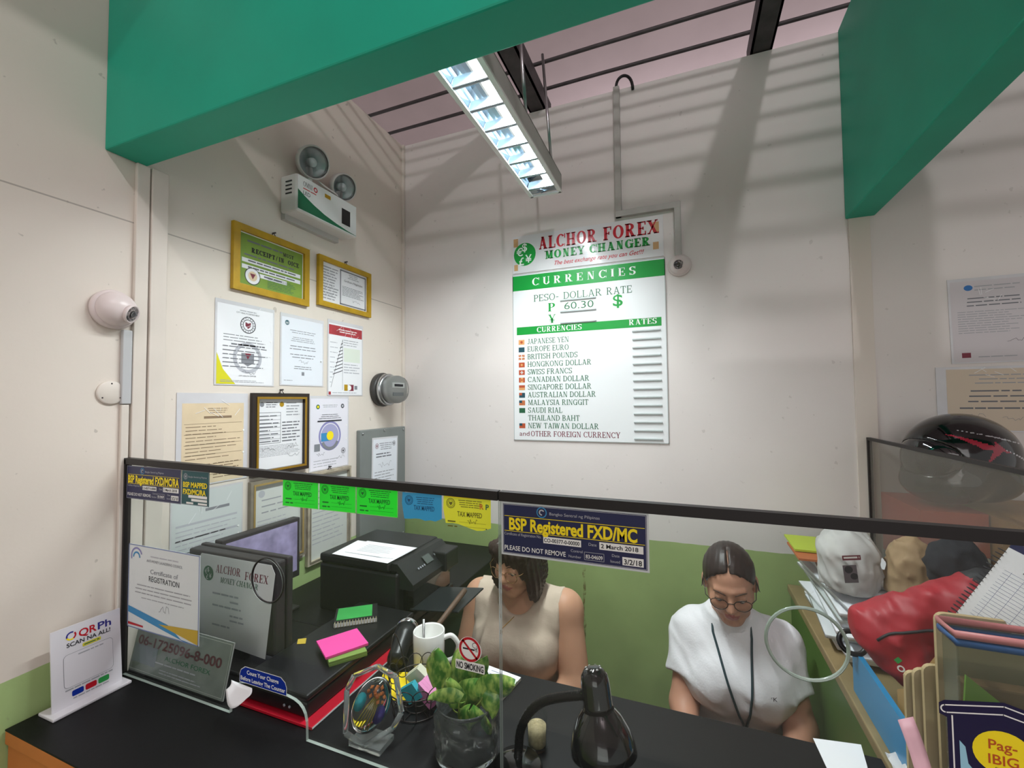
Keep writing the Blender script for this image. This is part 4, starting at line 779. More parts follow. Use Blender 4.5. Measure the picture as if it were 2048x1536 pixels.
# ------------------------------------------------------------------ smooth-union solids (one continuous skin), meshed by surface nets
class SDF:
    def __init__(s, lo, hi, h):
        s.lo, s.h = np.array(lo, dtype=np.float32), h; s.n = [int(round((hi[i]-lo[i])/h))+1 for i in range(3)]
        s.ax = [lo[i]+h*np.arange(s.n[i], dtype=np.float32) for i in range(3)]; s.d = np.full(s.n, .5, dtype=np.float32)
    def _sub(s, lo, hi):
        sl = [];
        for i in range(3):
            a = max(0, int((lo[i]-s.lo[i])/s.h)-1); b = min(s.n[i], int((hi[i]-s.lo[i])/s.h)+3)
            if b <= a: return None, None
            sl.append(slice(a, b))
        return tuple(sl), np.meshgrid(*[s.ax[i][sl[i]] for i in range(3)], indexing='ij')
    def _mix(s, sl, d, k, op):
        a = s.d[sl]
        if op == 'u':
            hh = np.clip(k-np.abs(a-d), 0, None)/k; s.d[sl] = np.minimum(a, d)-hh*hh*k*.25
        elif op == 's':
            d = -d; hh = np.clip(k-np.abs(a-d), 0, None)/k; s.d[sl] = np.maximum(a, d)+hh*hh*k*.25
        elif op == 'i': s.d[sl] = np.maximum(a, d)
    def cap(s, a, b, ra, rb=None, k=.02, op='u', flat=False):
        rb = ra if rb is None else rb; a, b = np.array(a, dtype=np.float32), np.array(b, dtype=np.float32); m = max(ra, rb)+k+.01
        sl, P = s._sub(np.minimum(a, b)-m, np.maximum(a, b)+m)
        if sl is None: return s
        v = b-a; L2 = float(v @ v); q = [P[i]-a[i] for i in range(3)]; t0 = (q[0]*v[0]+q[1]*v[1]+q[2]*v[2])/L2; t = np.clip(t0, 0, 1)
        d = np.sqrt(sum((q[i]-v[i]*t)**2 for i in range(3)))-(ra+(rb-ra)*t)
        if flat: d = np.maximum(d, (t0-1)*math.sqrt(L2))
        s._mix(sl, d, k, op); return s
    def ell(s, c, r, R=None, k=.02, op='u'):
        c = np.array(c, dtype=np.float32); m = max(r)+k+.01; sl, P = s._sub(c-m, c+m)
        if sl is None: return s
        q = [P[i]-c[i] for i in range(3)]
        if R is not None: R = np.array(R, dtype=np.float32); q = [R[i][0]*q[0]+R[i][1]*q[1]+R[i][2]*q[2] for i in range(3)]
        k0 = np.sqrt(sum((q[i]/r[i])**2 for i in range(3))); k1 = np.sqrt(sum((q[i]/r[i]**2)**2 for i in range(3)))+1e-9
        s._mix(sl, k0*(k0-1)/k1, k, op); return s
    def all(s, fn, op='i', k=.01):
        P = np.meshgrid(*s.ax, indexing='ij'); s._mix((slice(None),)*3, fn(*P).astype(np.float32), k, op); return s
    def bump(s, fn): P = np.meshgrid(*s.ax, indexing='ij'); s.d += fn(*P).astype(np.float32); return s
    def mesh(s):
        d = s.d.copy()
        for ax in range(3):
            ix = [slice(None)]*3
            for e in (0, -1): ix[ax] = e; d[tuple(ix)] = np.maximum(d[tuple(ix)], s.h)
        neg = d < 0; c = [sl for sl in np.ndindex(2, 2, 2)]; nx, ny, nz = [n-1 for n in s.n]
        cnt = sum(neg[a:nx+a, b:ny+b, e:nz+e].astype(np.int8) for a, b, e in c); cells = np.argwhere((cnt > 0) & (cnt < 8))
        acc = np.zeros((len(cells), 3)); num = np.zeros(len(cells))
        for p in c:
            for ax in range(3):
                if p[ax]: continue
                q = list(p); q[ax] = 1; A = cells+np.array(p); B = cells+np.array(q); da = d[tuple(A.T)]; db = d[tuple(B.T)]; ok = (da < 0) != (db < 0)
                t = np.where(ok, da/(da-db+1e-12*(~ok)), 0); v = np.array(p, dtype=float)+np.outer(t, np.eye(3)[ax]); acc += v*ok[:, None]; num += ok
        V = (cells+acc/num[:, None])*s.h+s.lo; idx = np.full((nx, ny, nz), -1, dtype=np.int64); idx[tuple(cells.T)] = np.arange(len(cells)); Fs = []
        for ax in range(3):
            u, w = [(1, 2), (2, 0), (0, 1)][ax]; sa = [slice(None)]*3; sb = [slice(None)]*3; sa[ax] = slice(0, -1); sb[ax] = slice(1, None)
            e = np.argwhere(neg[tuple(sa)] != neg[tuple(sb)]); e = e[(e[:, u] > 0) & (e[:, w] > 0) & (e[:, u] < s.n[u]-1) & (e[:, w] < s.n[w]-1)]
            flip = neg[tuple(e.T)]; eu, ew = np.eye(3, dtype=int)[u], np.eye(3, dtype=int)[w]
            Q = np.stack([idx[tuple((e-eu-ew).T)], idx[tuple((e-ew).T)], idx[tuple(e.T)], idx[tuple((e-eu).T)]], 1); Q[~flip] = Q[~flip][:, ::-1]; Fs.append(Q)
        return V, np.concatenate(Fs)
    def build(s, name, parent, mats, pick=None, smooth=2, loc=None):
        V, Fs = s.mesh()
        for _ in range(smooth):                                   # light relaxation of the net
            acc = np.zeros_like(V); n = np.zeros(len(V))
            for a in range(4): np.add.at(acc, Fs[:, a], V[Fs[:, (a+1) % 4]]+V[Fs[:, (a-1) % 4]]); np.add.at(n, Fs[:, a], 2)
            V = V*.5+.5*acc/np.maximum(n, 1)[:, None]
        idx = pick(V[Fs].mean(1)) if pick else None
        if parent is not None: V = V-np.array(parent.location)
        elif loc is not None: V = V-np.array(loc)
        me = bpy.data.meshes.new(name); me.vertices.add(len(V)); me.vertices.foreach_set('co', V.astype(np.float32).ravel()); me.loops.add(Fs.size); me.loops.foreach_set('vertex_index', Fs.astype(np.int32).ravel())
        me.polygons.add(len(Fs)); me.polygons.foreach_set('loop_start', np.arange(0, Fs.size, 4, dtype=np.int32)); me.update(calc_edges=True); me.validate()
        me.polygons.foreach_set('use_smooth', np.ones(len(me.polygons), dtype=bool))
        for m in mats: me.materials.append(m)
        if idx is not None and len(idx) == len(me.polygons): me.polygons.foreach_set('material_index', idx.astype(np.int32))
        o = bpy.data.objects.new(name, me); COL.objects.link(o)
        if parent is not None: o.parent = parent
        elif loc is not None: o.location = loc
        return o

# ------------------------------------------------------------------ people
def skin_mat(name, col):
    m = mat(name, col, .5, noise=.06, scale=25); b = m.node_tree.nodes['Principled BSDF']; b.inputs['Subsurface Weight'].default_value = .08; b.inputs['Subsurface Radius'].default_value = (.012, .005, .003); return m
def person(label, P):
    """P: joints in metres; the figure is one smooth skin, clothing and hair are its children"""
    o = empty('person', (P['pelvis'][0], P['pelvis'][1], 0), label, 'person')
    H = Vector(P['head']); R = Euler((P['pitch'], P['tilt'], P['yaw'])).to_matrix()       # local +y is behind the face, -y is the face
    hs = P.get('hs', .87)
    def h(x, f, u): return H+R @ Vector((x, -f, u))*hs
    Ri = [list(r) for r in R.transposed()]
    V = lambda n: Vector(P[n]); W = P.get('wide', 1.0)
    lo = (min(P['elL'][0], P['shL'][0])-.1, P['pelvis'][1]-.62, -.0); hi = (max(P['elR'][0], P['shR'][0])+.1, P['pelvis'][1]+.22, H.z+.16)
    hh = .0052; S = SDF(lo, hi, hh); e = S.ell
    # trunk
    def trunk(S, inf=0., k=.05):
        S.ell(V('pelvis'), (.165*W+inf, .115+inf, .11+inf), k=k); S.ell(V('waist'), (.135*W+inf, .10+inf, .12+inf), k=k); S.ell(V('chest'), (.15*W+inf, .10+inf, .15+inf), k=k)
        c = V('chest')
        for sx in (-1, 1): S.ell((c.x+sx*.065*W, c.y-.085, c.z-.005), (.06+inf, .052+inf, .058+inf), k=k)
        mid = V('neck')-Vector((0, -.012, .055))
        for n in ('shL', 'shR'): S.cap(mid, V(n), .048+inf, .05*P.get('arm', 1)+inf, k=k)
    trunk(S)
    S.cap(V('neck')-Vector((0, 0, .04)), h(0, -.02, -.05), .055, .05, k=.03)
    A = P.get('arm', 1)
    for q in 'LR':
        S.cap(V('sh'+q), V('el'+q), .050*A, .041*A, k=.03); S.cap(V('el'+q), V('wr'+q), .041*A, .027, k=.02)
        w, f = V('wr'+q), V('hand'+q); d = (f-w).normalized(); side = d.cross(Vector((0, 0, 1))).normalized(); up = side.cross(d)
        S.cap(w, w+d*.035, .024, .026, k=.015); Rm = [list(side), list(d), list(up)]; S.ell(w+d*.06, (.040, .048, .017), Rm, k=.012)
        for i, (off, L) in enumerate(((-.03, .06), (-.011, .075), (.010, .07), (.030, .055))):
            b0 = w+d*.095+side*off; b1 = b0+d*L*.5+side*off*.12-up*.006; b2 = b1+d*L*.42-up*.02; S.cap(b0, b1, .0088, .0082, k=.006); S.cap(b1, b2, .0082, .0074, k=.004)
        ts = -1 if q == 'L' else 1; t0 = w+d*.035+side*ts*-.03; t1 = t0+d*.03+side*ts*-.028-up*.008; t2 = t1+d*.028-side*ts*.0-up*.01; S.cap(t0, t1, .012, .010, k=.008); S.cap(t1, t2, .010, .0085, k=.004)
    for sx, q in ((-1, 'L'), (1, 'R')):
        hip = V('pelvis')+Vector((sx*.085, -.03, -.01)); kn = Vector((V('pelvis').x+sx*.10, V('pelvis').y-.42, V('pelvis').z-.015)); an = Vector((kn.x, kn.y+.03, .085))
        S.cap(hip, kn, .082*W, .056, k=.04); S.cap(kn, an, .053, .034, k=.02); S.cap(an, (an.x, an.y-.13, .03), .032, .028, k=.02)
    # head
    e = lambda c, r, Rr, k, op='u': S.ell(c, tuple(q*hs for q in r), Rr, k, op)
    hc = lambda p, q, ra, rb=None, k=.02, op='u': S.cap(p, q, ra*hs, None if rb is None else rb*hs, k, op)
    e(h(0, -.012, .030), (.074, .094, .084), Ri, .02); e(h(0, .028, -.032), (.060*P.get('face', 1), .058, .078), Ri, .02); e(h(0, .062, -.094), (.024, .022, .02), Ri, .02)
    for sx in (-1, 1):
        hc(h(sx*.05, .005, -.05), h(sx*.014, .062, -.094), .02, .017, k=.02); e(h(sx*.036, .062, -.026), (.026, .022, .024), Ri, .02)
        hc(h(sx*.010, .083, .028), h(sx*.042, .072, .027), .008, .007, k=.012); e(h(sx*.032, .1, .006), (.015, .011, .011), Ri, .012, 's')
        e(h(sx*.0315, .0775, .006), (.0145, .0125, .0125), Ri, .004); e(h(sx*.011, .095, -.030), (.008, .010, .007), Ri, .006)
        e(h(sx*.078, -.008, -.008), (.009, .021, .031), Ri, .008)
    hc(h(0, .082, .022), h(0, .106, -.024), .0075, .0115, k=.008); hc(h(-.018, .083, -.0575), h(0, .092, -.0555), .0055, .0075, k=.007); hc(h(.018, .083, -.0575), h(0, .092, -.0555), .0055, .0075, k=.007); hc(h(-.013, .085, -.068), h(.013, .085, -.068), .007, k=.008)
    hc(h(-.024, .094, -.0625), h(.024, .094, -.0625), .0022, k=.003, op='s')
    Hc, Rn = np.array(H), np.array(R)
    def pick(C):
        L = (C-Hc) @ Rn/hs; x, f, u = L[:, 0], -L[:, 1], L[:, 2]
        return np.where((np.abs(x) < .026*(1-np.abs(u+.0615)/.016)) & (f > .078) & (u > -.077) & (u < -.048), 1, 0)
    S.build('body', o, [P['skin'], P['lips']], pick)
    # eyes, brows
    WE, IR, BR = mat('eye_white', '#b9b0a8', .2), mat('iris_brown', '#22150e', .1), mat('brow_hair', '#4a352a', .8)
    for sx in (-1, 1):
        c0 = h(sx*.0315, .0768, .0018); m = MB(); n, k = [], []
        m.lathe([(hs*.0122*math.sin(t), hs*.0122*math.cos(t)) for t in [.001+math.pi/2*i/8 for i in range(9)]][::-1], WE, 20, Matrix.Translation(c0) @ (R @ Euler((math.radians(118), 0, 0)).to_matrix()).to_4x4())
        m.lathe([(hs*.0058, hs*.0111), (hs*.004, hs*.0124), (0, hs*.0128)], IR, 16, Matrix.Translation(c0) @ (R @ Euler((math.radians(124), 0, 0)).to_matrix()).to_4x4()); m.build('eye', o)
        MB().tube([h(sx*(.018+.0275*t), .0905-.011*t*t, .0005+.002*math.sin(math.pi*t)) for t in [i/8 for i in range(9)]], .0011, BR, 6).build('eyelashes', o)
        MB().tube(bez(h(sx*.014, .0915, .022), h(sx*.024, .092, .031), h(sx*.038, .085, .031), h(sx*.048, .072, .022), 10), [.0008+.0014*math.sin(math.pi*(i+.7)/11.5) for i in range(11)], BR, 6).build('eyebrow', o)
    # glasses
    g = MB(); GF = P['frames']; lens = []
    for sx in (-1, 1):
        pts = [h(sx*(.034+.025*math.cos(2*math.pi*k/28)), .1005-.30*(.025*math.cos(2*math.pi*k/28)+.01)**2*20, -.005+.0205*math.sin(2*math.pi*k/28)) for k in range(28)]
        g.tube(pts, .0011, GF, 6, True); lens.append(pts); g.tube([h(sx*.059, .093, .004), h(sx*.072, .08, .009), h(sx*.079, .01, .020), h(sx*.080, -.015, .014)], .0013, GF, 6)
    g.tube([h(-.0095, .101, .0), h(0, .104, .004), h(.0095, .101, .0)], .0011, GF, 6); g = g.build('glasses', o)
    for pts in lens: MB().add(pts, [tuple(range(28))], CLEARLENS).build('lens', g)
    return o, h, Ri, V, trunk, R
CLEARLENS = clear_mat('lens_glass', (.995, .995, .995), .25, .03)
from mathutils.bvhtree import BVHTree
def drape(o, pts, off):
    """pull points onto the front of a garment so that cords and chains lie on it"""
    me = o.data; W = Vector(o.parent.location) if o.parent else Vector(o.location); bv = BVHTree.FromPolygons([v.co+W for v in me.vertices], [tuple(p.vertices) for p in me.polygons]); out = []
    for p in pts:
        r = bv.ray_cast(Vector((p[0], p[1]-.6, p[2])), Vector((0, 1, 0)))
        out.append(Vector((p[0], r[0].y-off, p[2])) if r[0] is not None and r[0].y < p[1]+.02 else Vector(p))
    return out
# --- woman in a white tee, right
PANTS = mat('dark_trousers', '#23252b', .8, noise=.2, scale=60); SHOE = mat('black_shoe', '#18181a', .4)
def lower_clothes(o, V, W, lo, hi):
    S = SDF(lo, hi, .008); p = V('pelvis'); S.ell(p+Vector((0, 0, -.005)), (.172*W, .124, .115), k=.04)
    for sx in (-1, 1):
        hip = p+Vector((sx*.085, -.03, -.01)); kn = Vector((p.x+sx*.10, p.y-.42, p.z-.015)); an = Vector((kn.x, kn.y+.03, .07)); S.cap(hip, kn, .094*W, .068, k=.04); S.cap(kn, an, .064, .05, k=.02, flat=True)
    S.build('trousers', o, [PANTS])
    for sx in (-1, 1):
        x, y = p.x+sx*.10, p.y-.40; S = SDF((x-.07, y-.25, -.004), (x+.07, y+.1, .14), .006); S.ell((x, y-.07, .03), (.045, .125, .042), k=.02); S.ell((x, y+.01, .055), (.042, .05, .05), k=.02); S.all(lambda X, Y, Z: -Z); S.build('shoe', o, [SHOE])
    k = empty('stool', (p.x, p.y, 0), None, None); return k
def stool(x, y, z, label):
    k = empty('stool', (x, y, 0), label, 'stool'); VN = mat('stool_vinyl', '#2a2a2e', .5)
    MB().lathe([(.15, z-.05), (.17, z-.04), (.17, z-.012), (.15, z), (0, z)], VN, 32, T((x, y, 0))).build('seat', k)
    for a in range(4): q = math.pi/4+a*math.pi/2; MB().tube([(x+.12*math.cos(q), y+.12*math.sin(q), z-.045), (x+.15*math.cos(q), y+.15*math.sin(q), .0)], .012, STEEL, 8).build('leg', k)
    MB().tube([(x+.135*math.cos(2*math.pi*i/24), y+.135*math.sin(2*math.pi*i/24), z*.45) for i in range(24)], .008, STEEL, 8, True).build('foot_ring', k)
def wrinkle(seed, amp, fx=30, fz=24):
    rnd = random.Random(seed); ph = [rnd.uniform(0, 6) for _ in range(8)]
    def f(X, Y, Z):
        return amp*(np.sin(X*fx+np.sin(Z*fz*.6+ph[0])*1.5+ph[1])*np.sin(Z*fz*.5+X*9+ph[2])+.5*np.sin((X+Z)*fx*1.6+ph[3]+np.sin(Y*25+ph[4])))
    return f
def crumple(seed, amp, freq):
    """creased cloth or film: ridged waves in a few random directions"""
    rnd = random.Random(seed); D = [(rnd.gauss(0, 1), rnd.gauss(0, 1), rnd.gauss(0, 1), rnd.uniform(0, 6), rnd.uniform(.6, 1.7)) for _ in range(6)]
    def f(X, Y, Z):
        wob = np.sin(X*freq*.7+Z*freq*.5+seed)*.9
        return amp*(sum(np.abs(np.sin(freq*.5*k*(a*X+b*Y+c*Z)+p+wob)) for a, b, c, p, k in D)/3-1.25)
    return f
def woman_white():
    P = dict(pelvis=(.125, 1.53, .475), waist=(.125, 1.515, .62), chest=(.125, 1.50, .79), neck=(.115, 1.50, .945), head=(.110, 1.435, 1.068), pitch=math.radians(21), tilt=math.radians(-3), yaw=math.radians(-4),
             shL=(.006, 1.505, .878), shR=(.240, 1.505, .88), elL=(-.022, 1.42, .70), elR=(.274, 1.42, .705), wrL=(.005, 1.235, .645), wrR=(.205, 1.235, .645), handL=(.03, 1.10, .63), handR=(.175, 1.10, .63),
             wide=.93, arm=.92, face=.98, skin=skin_mat('warm_skin', '#c29077'), lips=mat('lip_rose', '#a8605a', .4), frames=mat('dark_frames', '#3a322c', .3, .5))
    o, h, Ri, V, trunk, R = person('woman in a white tee and dark lanyard looking down, on the right', P)
    lo, hi = (-.22, 1.25, .50), (.47, 1.75, 1.0); S = SDF(lo, hi, .0052)
    trunk(S, .012, .06); 
    for q in 'LR':
        a, b = V('sh'+q), V('el'+q); c = a+(b-a)*.62; S.cap(a, c, .056, .059, k=.03, flat=True)
    S.cap(V('neck')-Vector((0, 0, .07)), V('neck')+Vector((-.003, -.016, .022)), .072, .062, k=.03, flat=True)
    S.all(lambda X, Y, Z: .565-Z); S.bump(wrinkle(3, .003)); S.bump(crumple(4, .005, 75)); S.bump(lambda X, Y, Z: .0035*np.sin((Z-.4*np.abs(X-.125))*55)*np.clip((.70-Z)*9, 0, 1)); tee = S.build('t_shirt', o, [mat('white_cotton', '#e3e3e8', .8, bump=.1, scale=200)], smooth=1)
    # small monogram on the chest
    s = Sheet(.02, .016, None, .0003); s.text('c', .0, .006, .007, INK, 1, shear=.1); s.text('K', .006, .0, .012, INK, 1); s.build('monogram', frame(drape(tee, [(.195, 1.5, .80)], .002)[0], (.97, .25, 0), (0, -.1, .99), (.25, -.97, -.1)), parent=o)
    # hair pulled back with a centre parting
    S = SDF([float(c)-.19 for c in P['head']], [float(c)+.19 for c in P['head']], .0048); S.ell(h(0, -.014, .032), (0.0696, 0.0879, 0.0787), Ri, .01); S.ell(h(0, -.06, -.03), (0.0539, 0.0435, 0.0522), Ri, .03); S.ell(h(0, -.118, .0), (0.0365, 0.0313, 0.0365), Ri, .012)
    Hc, Rn = np.array(P['head']), np.array(R)
    def loc(X, Y, Z): q = [(X-Hc[0])/.87, (Y-Hc[1])/.87, (Z-Hc[2])/.87]; return (sum(q[i]*Rn[i][0] for i in range(3)), -sum(q[i]*Rn[i][1] for i in range(3)), sum(q[i]*Rn[i][2] for i in range(3)))
    def line(X, Y, Z): x, f, u = loc(X, Y, Z); return (f-(-.018+1.02*(u-.004)+6.5*x*x+.002*np.sin(x*260)+.0015*np.sin(x*610)))*.7
    S.all(line); S.bump(lambda X, Y, Z: (lambda x, f, u: .0011*np.sin(x*420+f*60)-.0)(*loc(X, Y, Z))); S.all(lambda X, Y, Z: (lambda x, f, u: -(np.abs(x)+.0+np.clip(.062-u, 0, 1)*3-.0025))(*loc(X, Y, Z))*.5-.002*0 if False else (lambda x, f, u: np.where((u > .07), .0035-np.abs(x), -1.))(*loc(X, Y, Z))-.0025)
    def part(C):
        L = (C-Hc) @ Rn/.87; return np.where((np.abs(L[:, 0]-.002) < .0022) & (L[:, 2] > .045) & (-L[:, 1] > -.03), 1, 0)
    S.build('hair', o, [mat('dark_brown_hair', '#2a1d1a', .42, noise=.35, scale=70), mat('hair_parting', '#54423a', .6)], part, smooth=1)
    for sx in (-1, 1): MB().tube(bez(h(sx*.078, .01, .02), h(sx*.086, .02, 0), h(sx*.083, .01, -.02), h(sx*.09, -.005, -.035), 8), [.0022, .002, .002, .0018, .0016, .0014, .0012, .001, .0006], mat('dark_brown_hair'), 5).build('loose_strand', o)
    # lanyard: lies on the chest, both cords meeting at a clip
    LN = mat('teal_lanyard', '#12343c', .6); m = MB(); J = drape(tee, [(.137, 1.5, .69)], .004)[0]
    for q, x0 in ((-1, .062), (1, .162)):
        pts = [(x0, 1.50, .962), (x0, 1.445, .945)]+drape(tee, [(x0+(J.x+q*.003-x0)*t, 1.5, .92+(J.z-.92)*t) for t in [i/14 for i in range(15)]], .003); m.tube(pts, .0034, LN, 6)
    m.box(J+Vector((0, -.003, -.012)), (.012, .006, .03), LN); m.tube([J+Vector((0, -.003, -.024))]+drape(tee, [(J.x+.001, 1.5, J.z-.055)], .006), .0075, LN, 8); m.build('lanyard', o)
    lower_clothes_(o, V, P, .97)
    stool(.125, 1.53, .357, 'dark round stool under the woman in white')
def lower_clothes_(o, V, P, W):
    x = V('pelvis').x; y = V('pelvis').y; k = lower_clothes(o, V, W, (x-.27, y-.55, .02), (x+.27, y+.2, .585)); bpy.data.objects.remove(k)
woman_white()
# --- woman in a sleeveless beige top, left
def woman_beige():
    P = dict(pelvis=(-.535, 1.47, .475), waist=(-.535, 1.455, .63), chest=(-.535, 1.435, .80), neck=(-.53, 1.43, .955), head=(-.525, 1.375, 1.072), pitch=math.radians(13), tilt=math.radians(4), yaw=math.radians(-14),
             shL=(-.685, 1.435, .905), shR=(-.385, 1.435, .91), elL=(-.715, 1.36, .70), elR=(-.335, 1.375, .705), wrL=(-.62, 1.19, .645), wrR=(-.46, 1.225, .645), handL=(-.58, 1.06, .63), handR=(-.52, 1.09, .63),
             wide=1.04, arm=1.12, face=1.04, skin=skin_mat('fair_skin', '#cb9b7e'), lips=mat('lip_soft', '#b06a63', .4), frames=mat('gold_frames', '#c9a777', .2, .9))
    o, h, Ri, V, trunk, R = person('woman in a sleeveless beige top with a brown bob, reading, on the left', P)
    S = SDF((-.80, 1.2, .50), (-.27, 1.70, 1.02), .0052); trunk(S, .011, .06)
    n = V('neck'); S.ell((n.x, n.y-.075, n.z+.02), (.072, .085, .07), k=.012, op='s'); S.cap((n.x, n.y, n.z-.06), (n.x, n.y, n.z+.12), .064, k=.01, op='s')
    S.all(lambda X, Y, Z: np.maximum(np.abs(X+.535)-(.150+.10*np.clip(.84-Z, 0, .06)*8), .58-Z)); S.bump(wrinkle(8, .002, 26, 20)); S.bump(crumple(6, .003, 60)); topg = S.build('sleeveless_top', o, [mat('beige_cotton', '#c9b8a6', .85, bump=.08, scale=180)], smooth=1)
    Hc, Rn = np.array(P['head']), np.array(R)
    def loc(X, Y, Z): q = [(X-Hc[0])/.87, (Y-Hc[1])/.87, (Z-Hc[2])/.87]; return (sum(q[i]*Rn[i][0] for i in range(3)), -sum(q[i]*Rn[i][1] for i in range(3)), sum(q[i]*Rn[i][2] for i in range(3)))
    S = SDF([float(c)-.21 for c in P['head']], [float(c)+.21 for c in P['head']], .0048); S.ell(h(0, -.014, .034), (0.0766, 0.0922, 0.0818), Ri, .015); S.ell(h(0, -.045, -.05), (0.0783, 0.0653, 0.0870), Ri, .03)
    for sx in (-1, 1): S.ell(h(sx*.078, .012, -.045), (0.0209, 0.0435, 0.0827), Ri, .02)
    S.ell(h(.03, .064, .070), (0.0505, 0.0296, 0.0313), Ri, .02); S.ell(h(-.03, .066, .072), (0.0435, 0.0261, 0.0261), Ri, .02); S.ell(h(.064, .05, .02), (0.0191, 0.0261, 0.0435), Ri, .02)
    S.ell(h(0, .075, -.035), (0.0487, 0.0653, 0.0592), Ri, k=.008, op='s')
    S.bump(lambda X, Y, Z: (lambda x, f, u: .0030*np.sin(np.arctan2(x, f+.02)*30+u*14)+.0018*np.sin(np.arctan2(x, f+.02)*90))(*loc(X, Y, Z)))
    S.build('hair', o, [mat('brown_hair', '#33241f', .42, noise=.35, scale=50)], smooth=1)
    m = MB(); GD = mat('gold_chain', '#c7a24e', .2, 1); J = drape(topg, [(-.562, 1.45, .868)], .004)[0]
    m.tube([(-.60, 1.41, .962)]+drape(topg, [(-.598+.036*t, 1.45, .95-.082*t) for t in [i/8 for i in range(9)]], .002)+drape(topg, [(-.562+.085*t, 1.45, .868+.082*t) for t in [i/8 for i in range(1, 9)]], .002)+[(-.475, 1.41, .962)], .0011, GD, 5); m.lathe([(0, -.006), (.0045, -.003), (.0055, .002), (.002, .007), (0, .008)], GD, 12, T(J+Vector((0, -.004, -.008)))); m.build('necklace', o)
    lower_clothes_(o, V, P, 1.02)
    stool(-.535, 1.47, .357, 'dark round stool under the woman in beige')
woman_beige()
# ------------------------------------------------------------------ left side of the desk
ZS = ZC+.0005
def cash_box():
    x0, x1, y0, y1 = -.926, -.738, .705, 1.085; k = empty('cash_box', ((x0+x1)/2, .9, ZC), 'flat black cash box behind the pay slot, lying on a red folder', 'cash box')
    MB().box2((x0, y0, ZC+.008), (x1, y1, ZC+.04), BLACK, bev=.004).build('body', k)
    MB().box2((x0-.002, y0-.002, ZC+.043), (x1+.002, y1, ZC+.056), BLACK, bev=.004).build('lid', k)
    m = MB(); m.box2((x0+.004, y0+.004, ZC+.039), (x1-.004, y1-.004, ZC+.044), BLACKG); m.build('lid_gap', k)
    for x in (-.80, -.785): MB().lathe([(.003, 0), (.003, .002), (0, .003)], GREY, 10, T((x, y0-.0005, ZC+.022), math.pi/2, 0, 0)).build('key_stud', k)
cash_box(); ZB = ZC+.056
m = MB(); m.box2((-.935, .692, ZS), (-.712, 1.0, ZC+.0065), mat('red_cover', '#b3142a', .35), bev=.001); m.box2((-.934, .6935, ZC+.0018), (-.7115, .999, ZC+.005), WHITE)
tag(m.build('red_folder'), 'red folder lying under the flat black cash box', 'folder')
# monitor whose back carries a letterhead
def monitor_back():
    x0, x1, y0, z0, z1 = -1.25, -.932, .79, .985, 1.211; k = empty('monitor', (-1.09, .83, ZC), 'black monitor seen from behind with a letterhead taped on its back', 'monitor'); Z1 = mat('monitor_shell', '#2b2a2b', .5)
    MB().box2((x0, y0, z0), (x1, y0+.032, z1), Z1, bev=.005).build('shell', k); MB().box2((x0-.004, y0+.033, z0-.006), (x1+.004, y0+.05, z1+.003), Z1, bev=.004).build('bezel', k)
    MB().add([(x0+.01, y0+.0505, z0+.01), (x1-.01, y0+.0505, z0+.01), (x1-.01, y0+.0505, z1-.01), (x0+.01, y0+.0505, z1-.01)], [(3, 2, 1, 0)], BLACKG).build('screen', k)
    MB().box2((-1.13, y0+.012, ZC+.008), (-1.05, y0+.03, z0+.03), Z1, bev=.003).build('stand_neck', k); MB().box2((-1.19, y0-.03, ZS), (-.99, y0+.09, ZC+.01), Z1, bev=.004).build('stand_base', k)
monitor_back()
s = Sheet(.275, .215, None, .0006); w, h = s.w, s.h; s.mb.prism([(0, .0), (.245, -.012), (w, h-.02), (w-.012, h), (.01, h), (0, h-.012)], 0, .0006, mat('letter_paper', '#d3d6d6', .6))
s.disc(.038, h-.048, .019, DKGREEN, 1); 
for ch, px, py in (('€', .024, h-.05), ('$', .034, h-.044), ('£', .03, h-.063), ('¥', .041, h-.06)): s.text(ch, px, py, .012, mat('letter_paper'), 2)
s.serif('ALCHOR', .066, h-.042, .02, MAROON, 2, 'l', .09, shear=.12); s.serif('FOREX', .172, h-.047, .02, MAROON, 2, 'l', .08, shear=.12); s.serif('MONEY CHANGER', .082, h-.066, .014, DKGREEN, 2, 'l', .135, shear=.25)
for a, b, y in ((.055, .15, .115), (.12, .15, .1), (.055, .16, .085), (.12, .17, .066), (.12, .17, .054), (.055, .12, .036)): s.fine(a, y, b, y+.008, 1, GREY, 2, .7, ragged=0)
s.build('letterhead', on_back(-1.205, .99, .001, 0, .7895), 'letterhead sheet with a green coin emblem taped on the monitor back', 'document')
def monitor_side():
    y0, y1, z0, z1, X = .856, 1.125, 1.02, 1.214, -1.215; k = empty('monitor', (-1.23, 1.0, ZC), 'small monitor against the left wall showing a lilac camera picture', 'monitor'); Z1 = mat('monitor_shell')
    MB().box2((X-.03, y0, z0), (X, y1, z1), Z1, bev=.003).build('shell', k)
    sc = mat('lilac_screen', '#8d86a8', .25, emit=.35, noise=.6, scale=22); MB().box2((X-.001, y0+.012, z0+.022), (X+.0008, y1-.012, z1-.012), sc).build('screen', k)
    MB().box2((X-.025, .96, ZC+.008), (X-.01, 1.02, z0+.02), Z1, bev=.003).build('stand_neck', k); MB().box2((X-.07, .90, ZS), (X+.05, 1.08, ZC+.009), Z1, bev=.003).build('stand_base', k)
monitor_side()
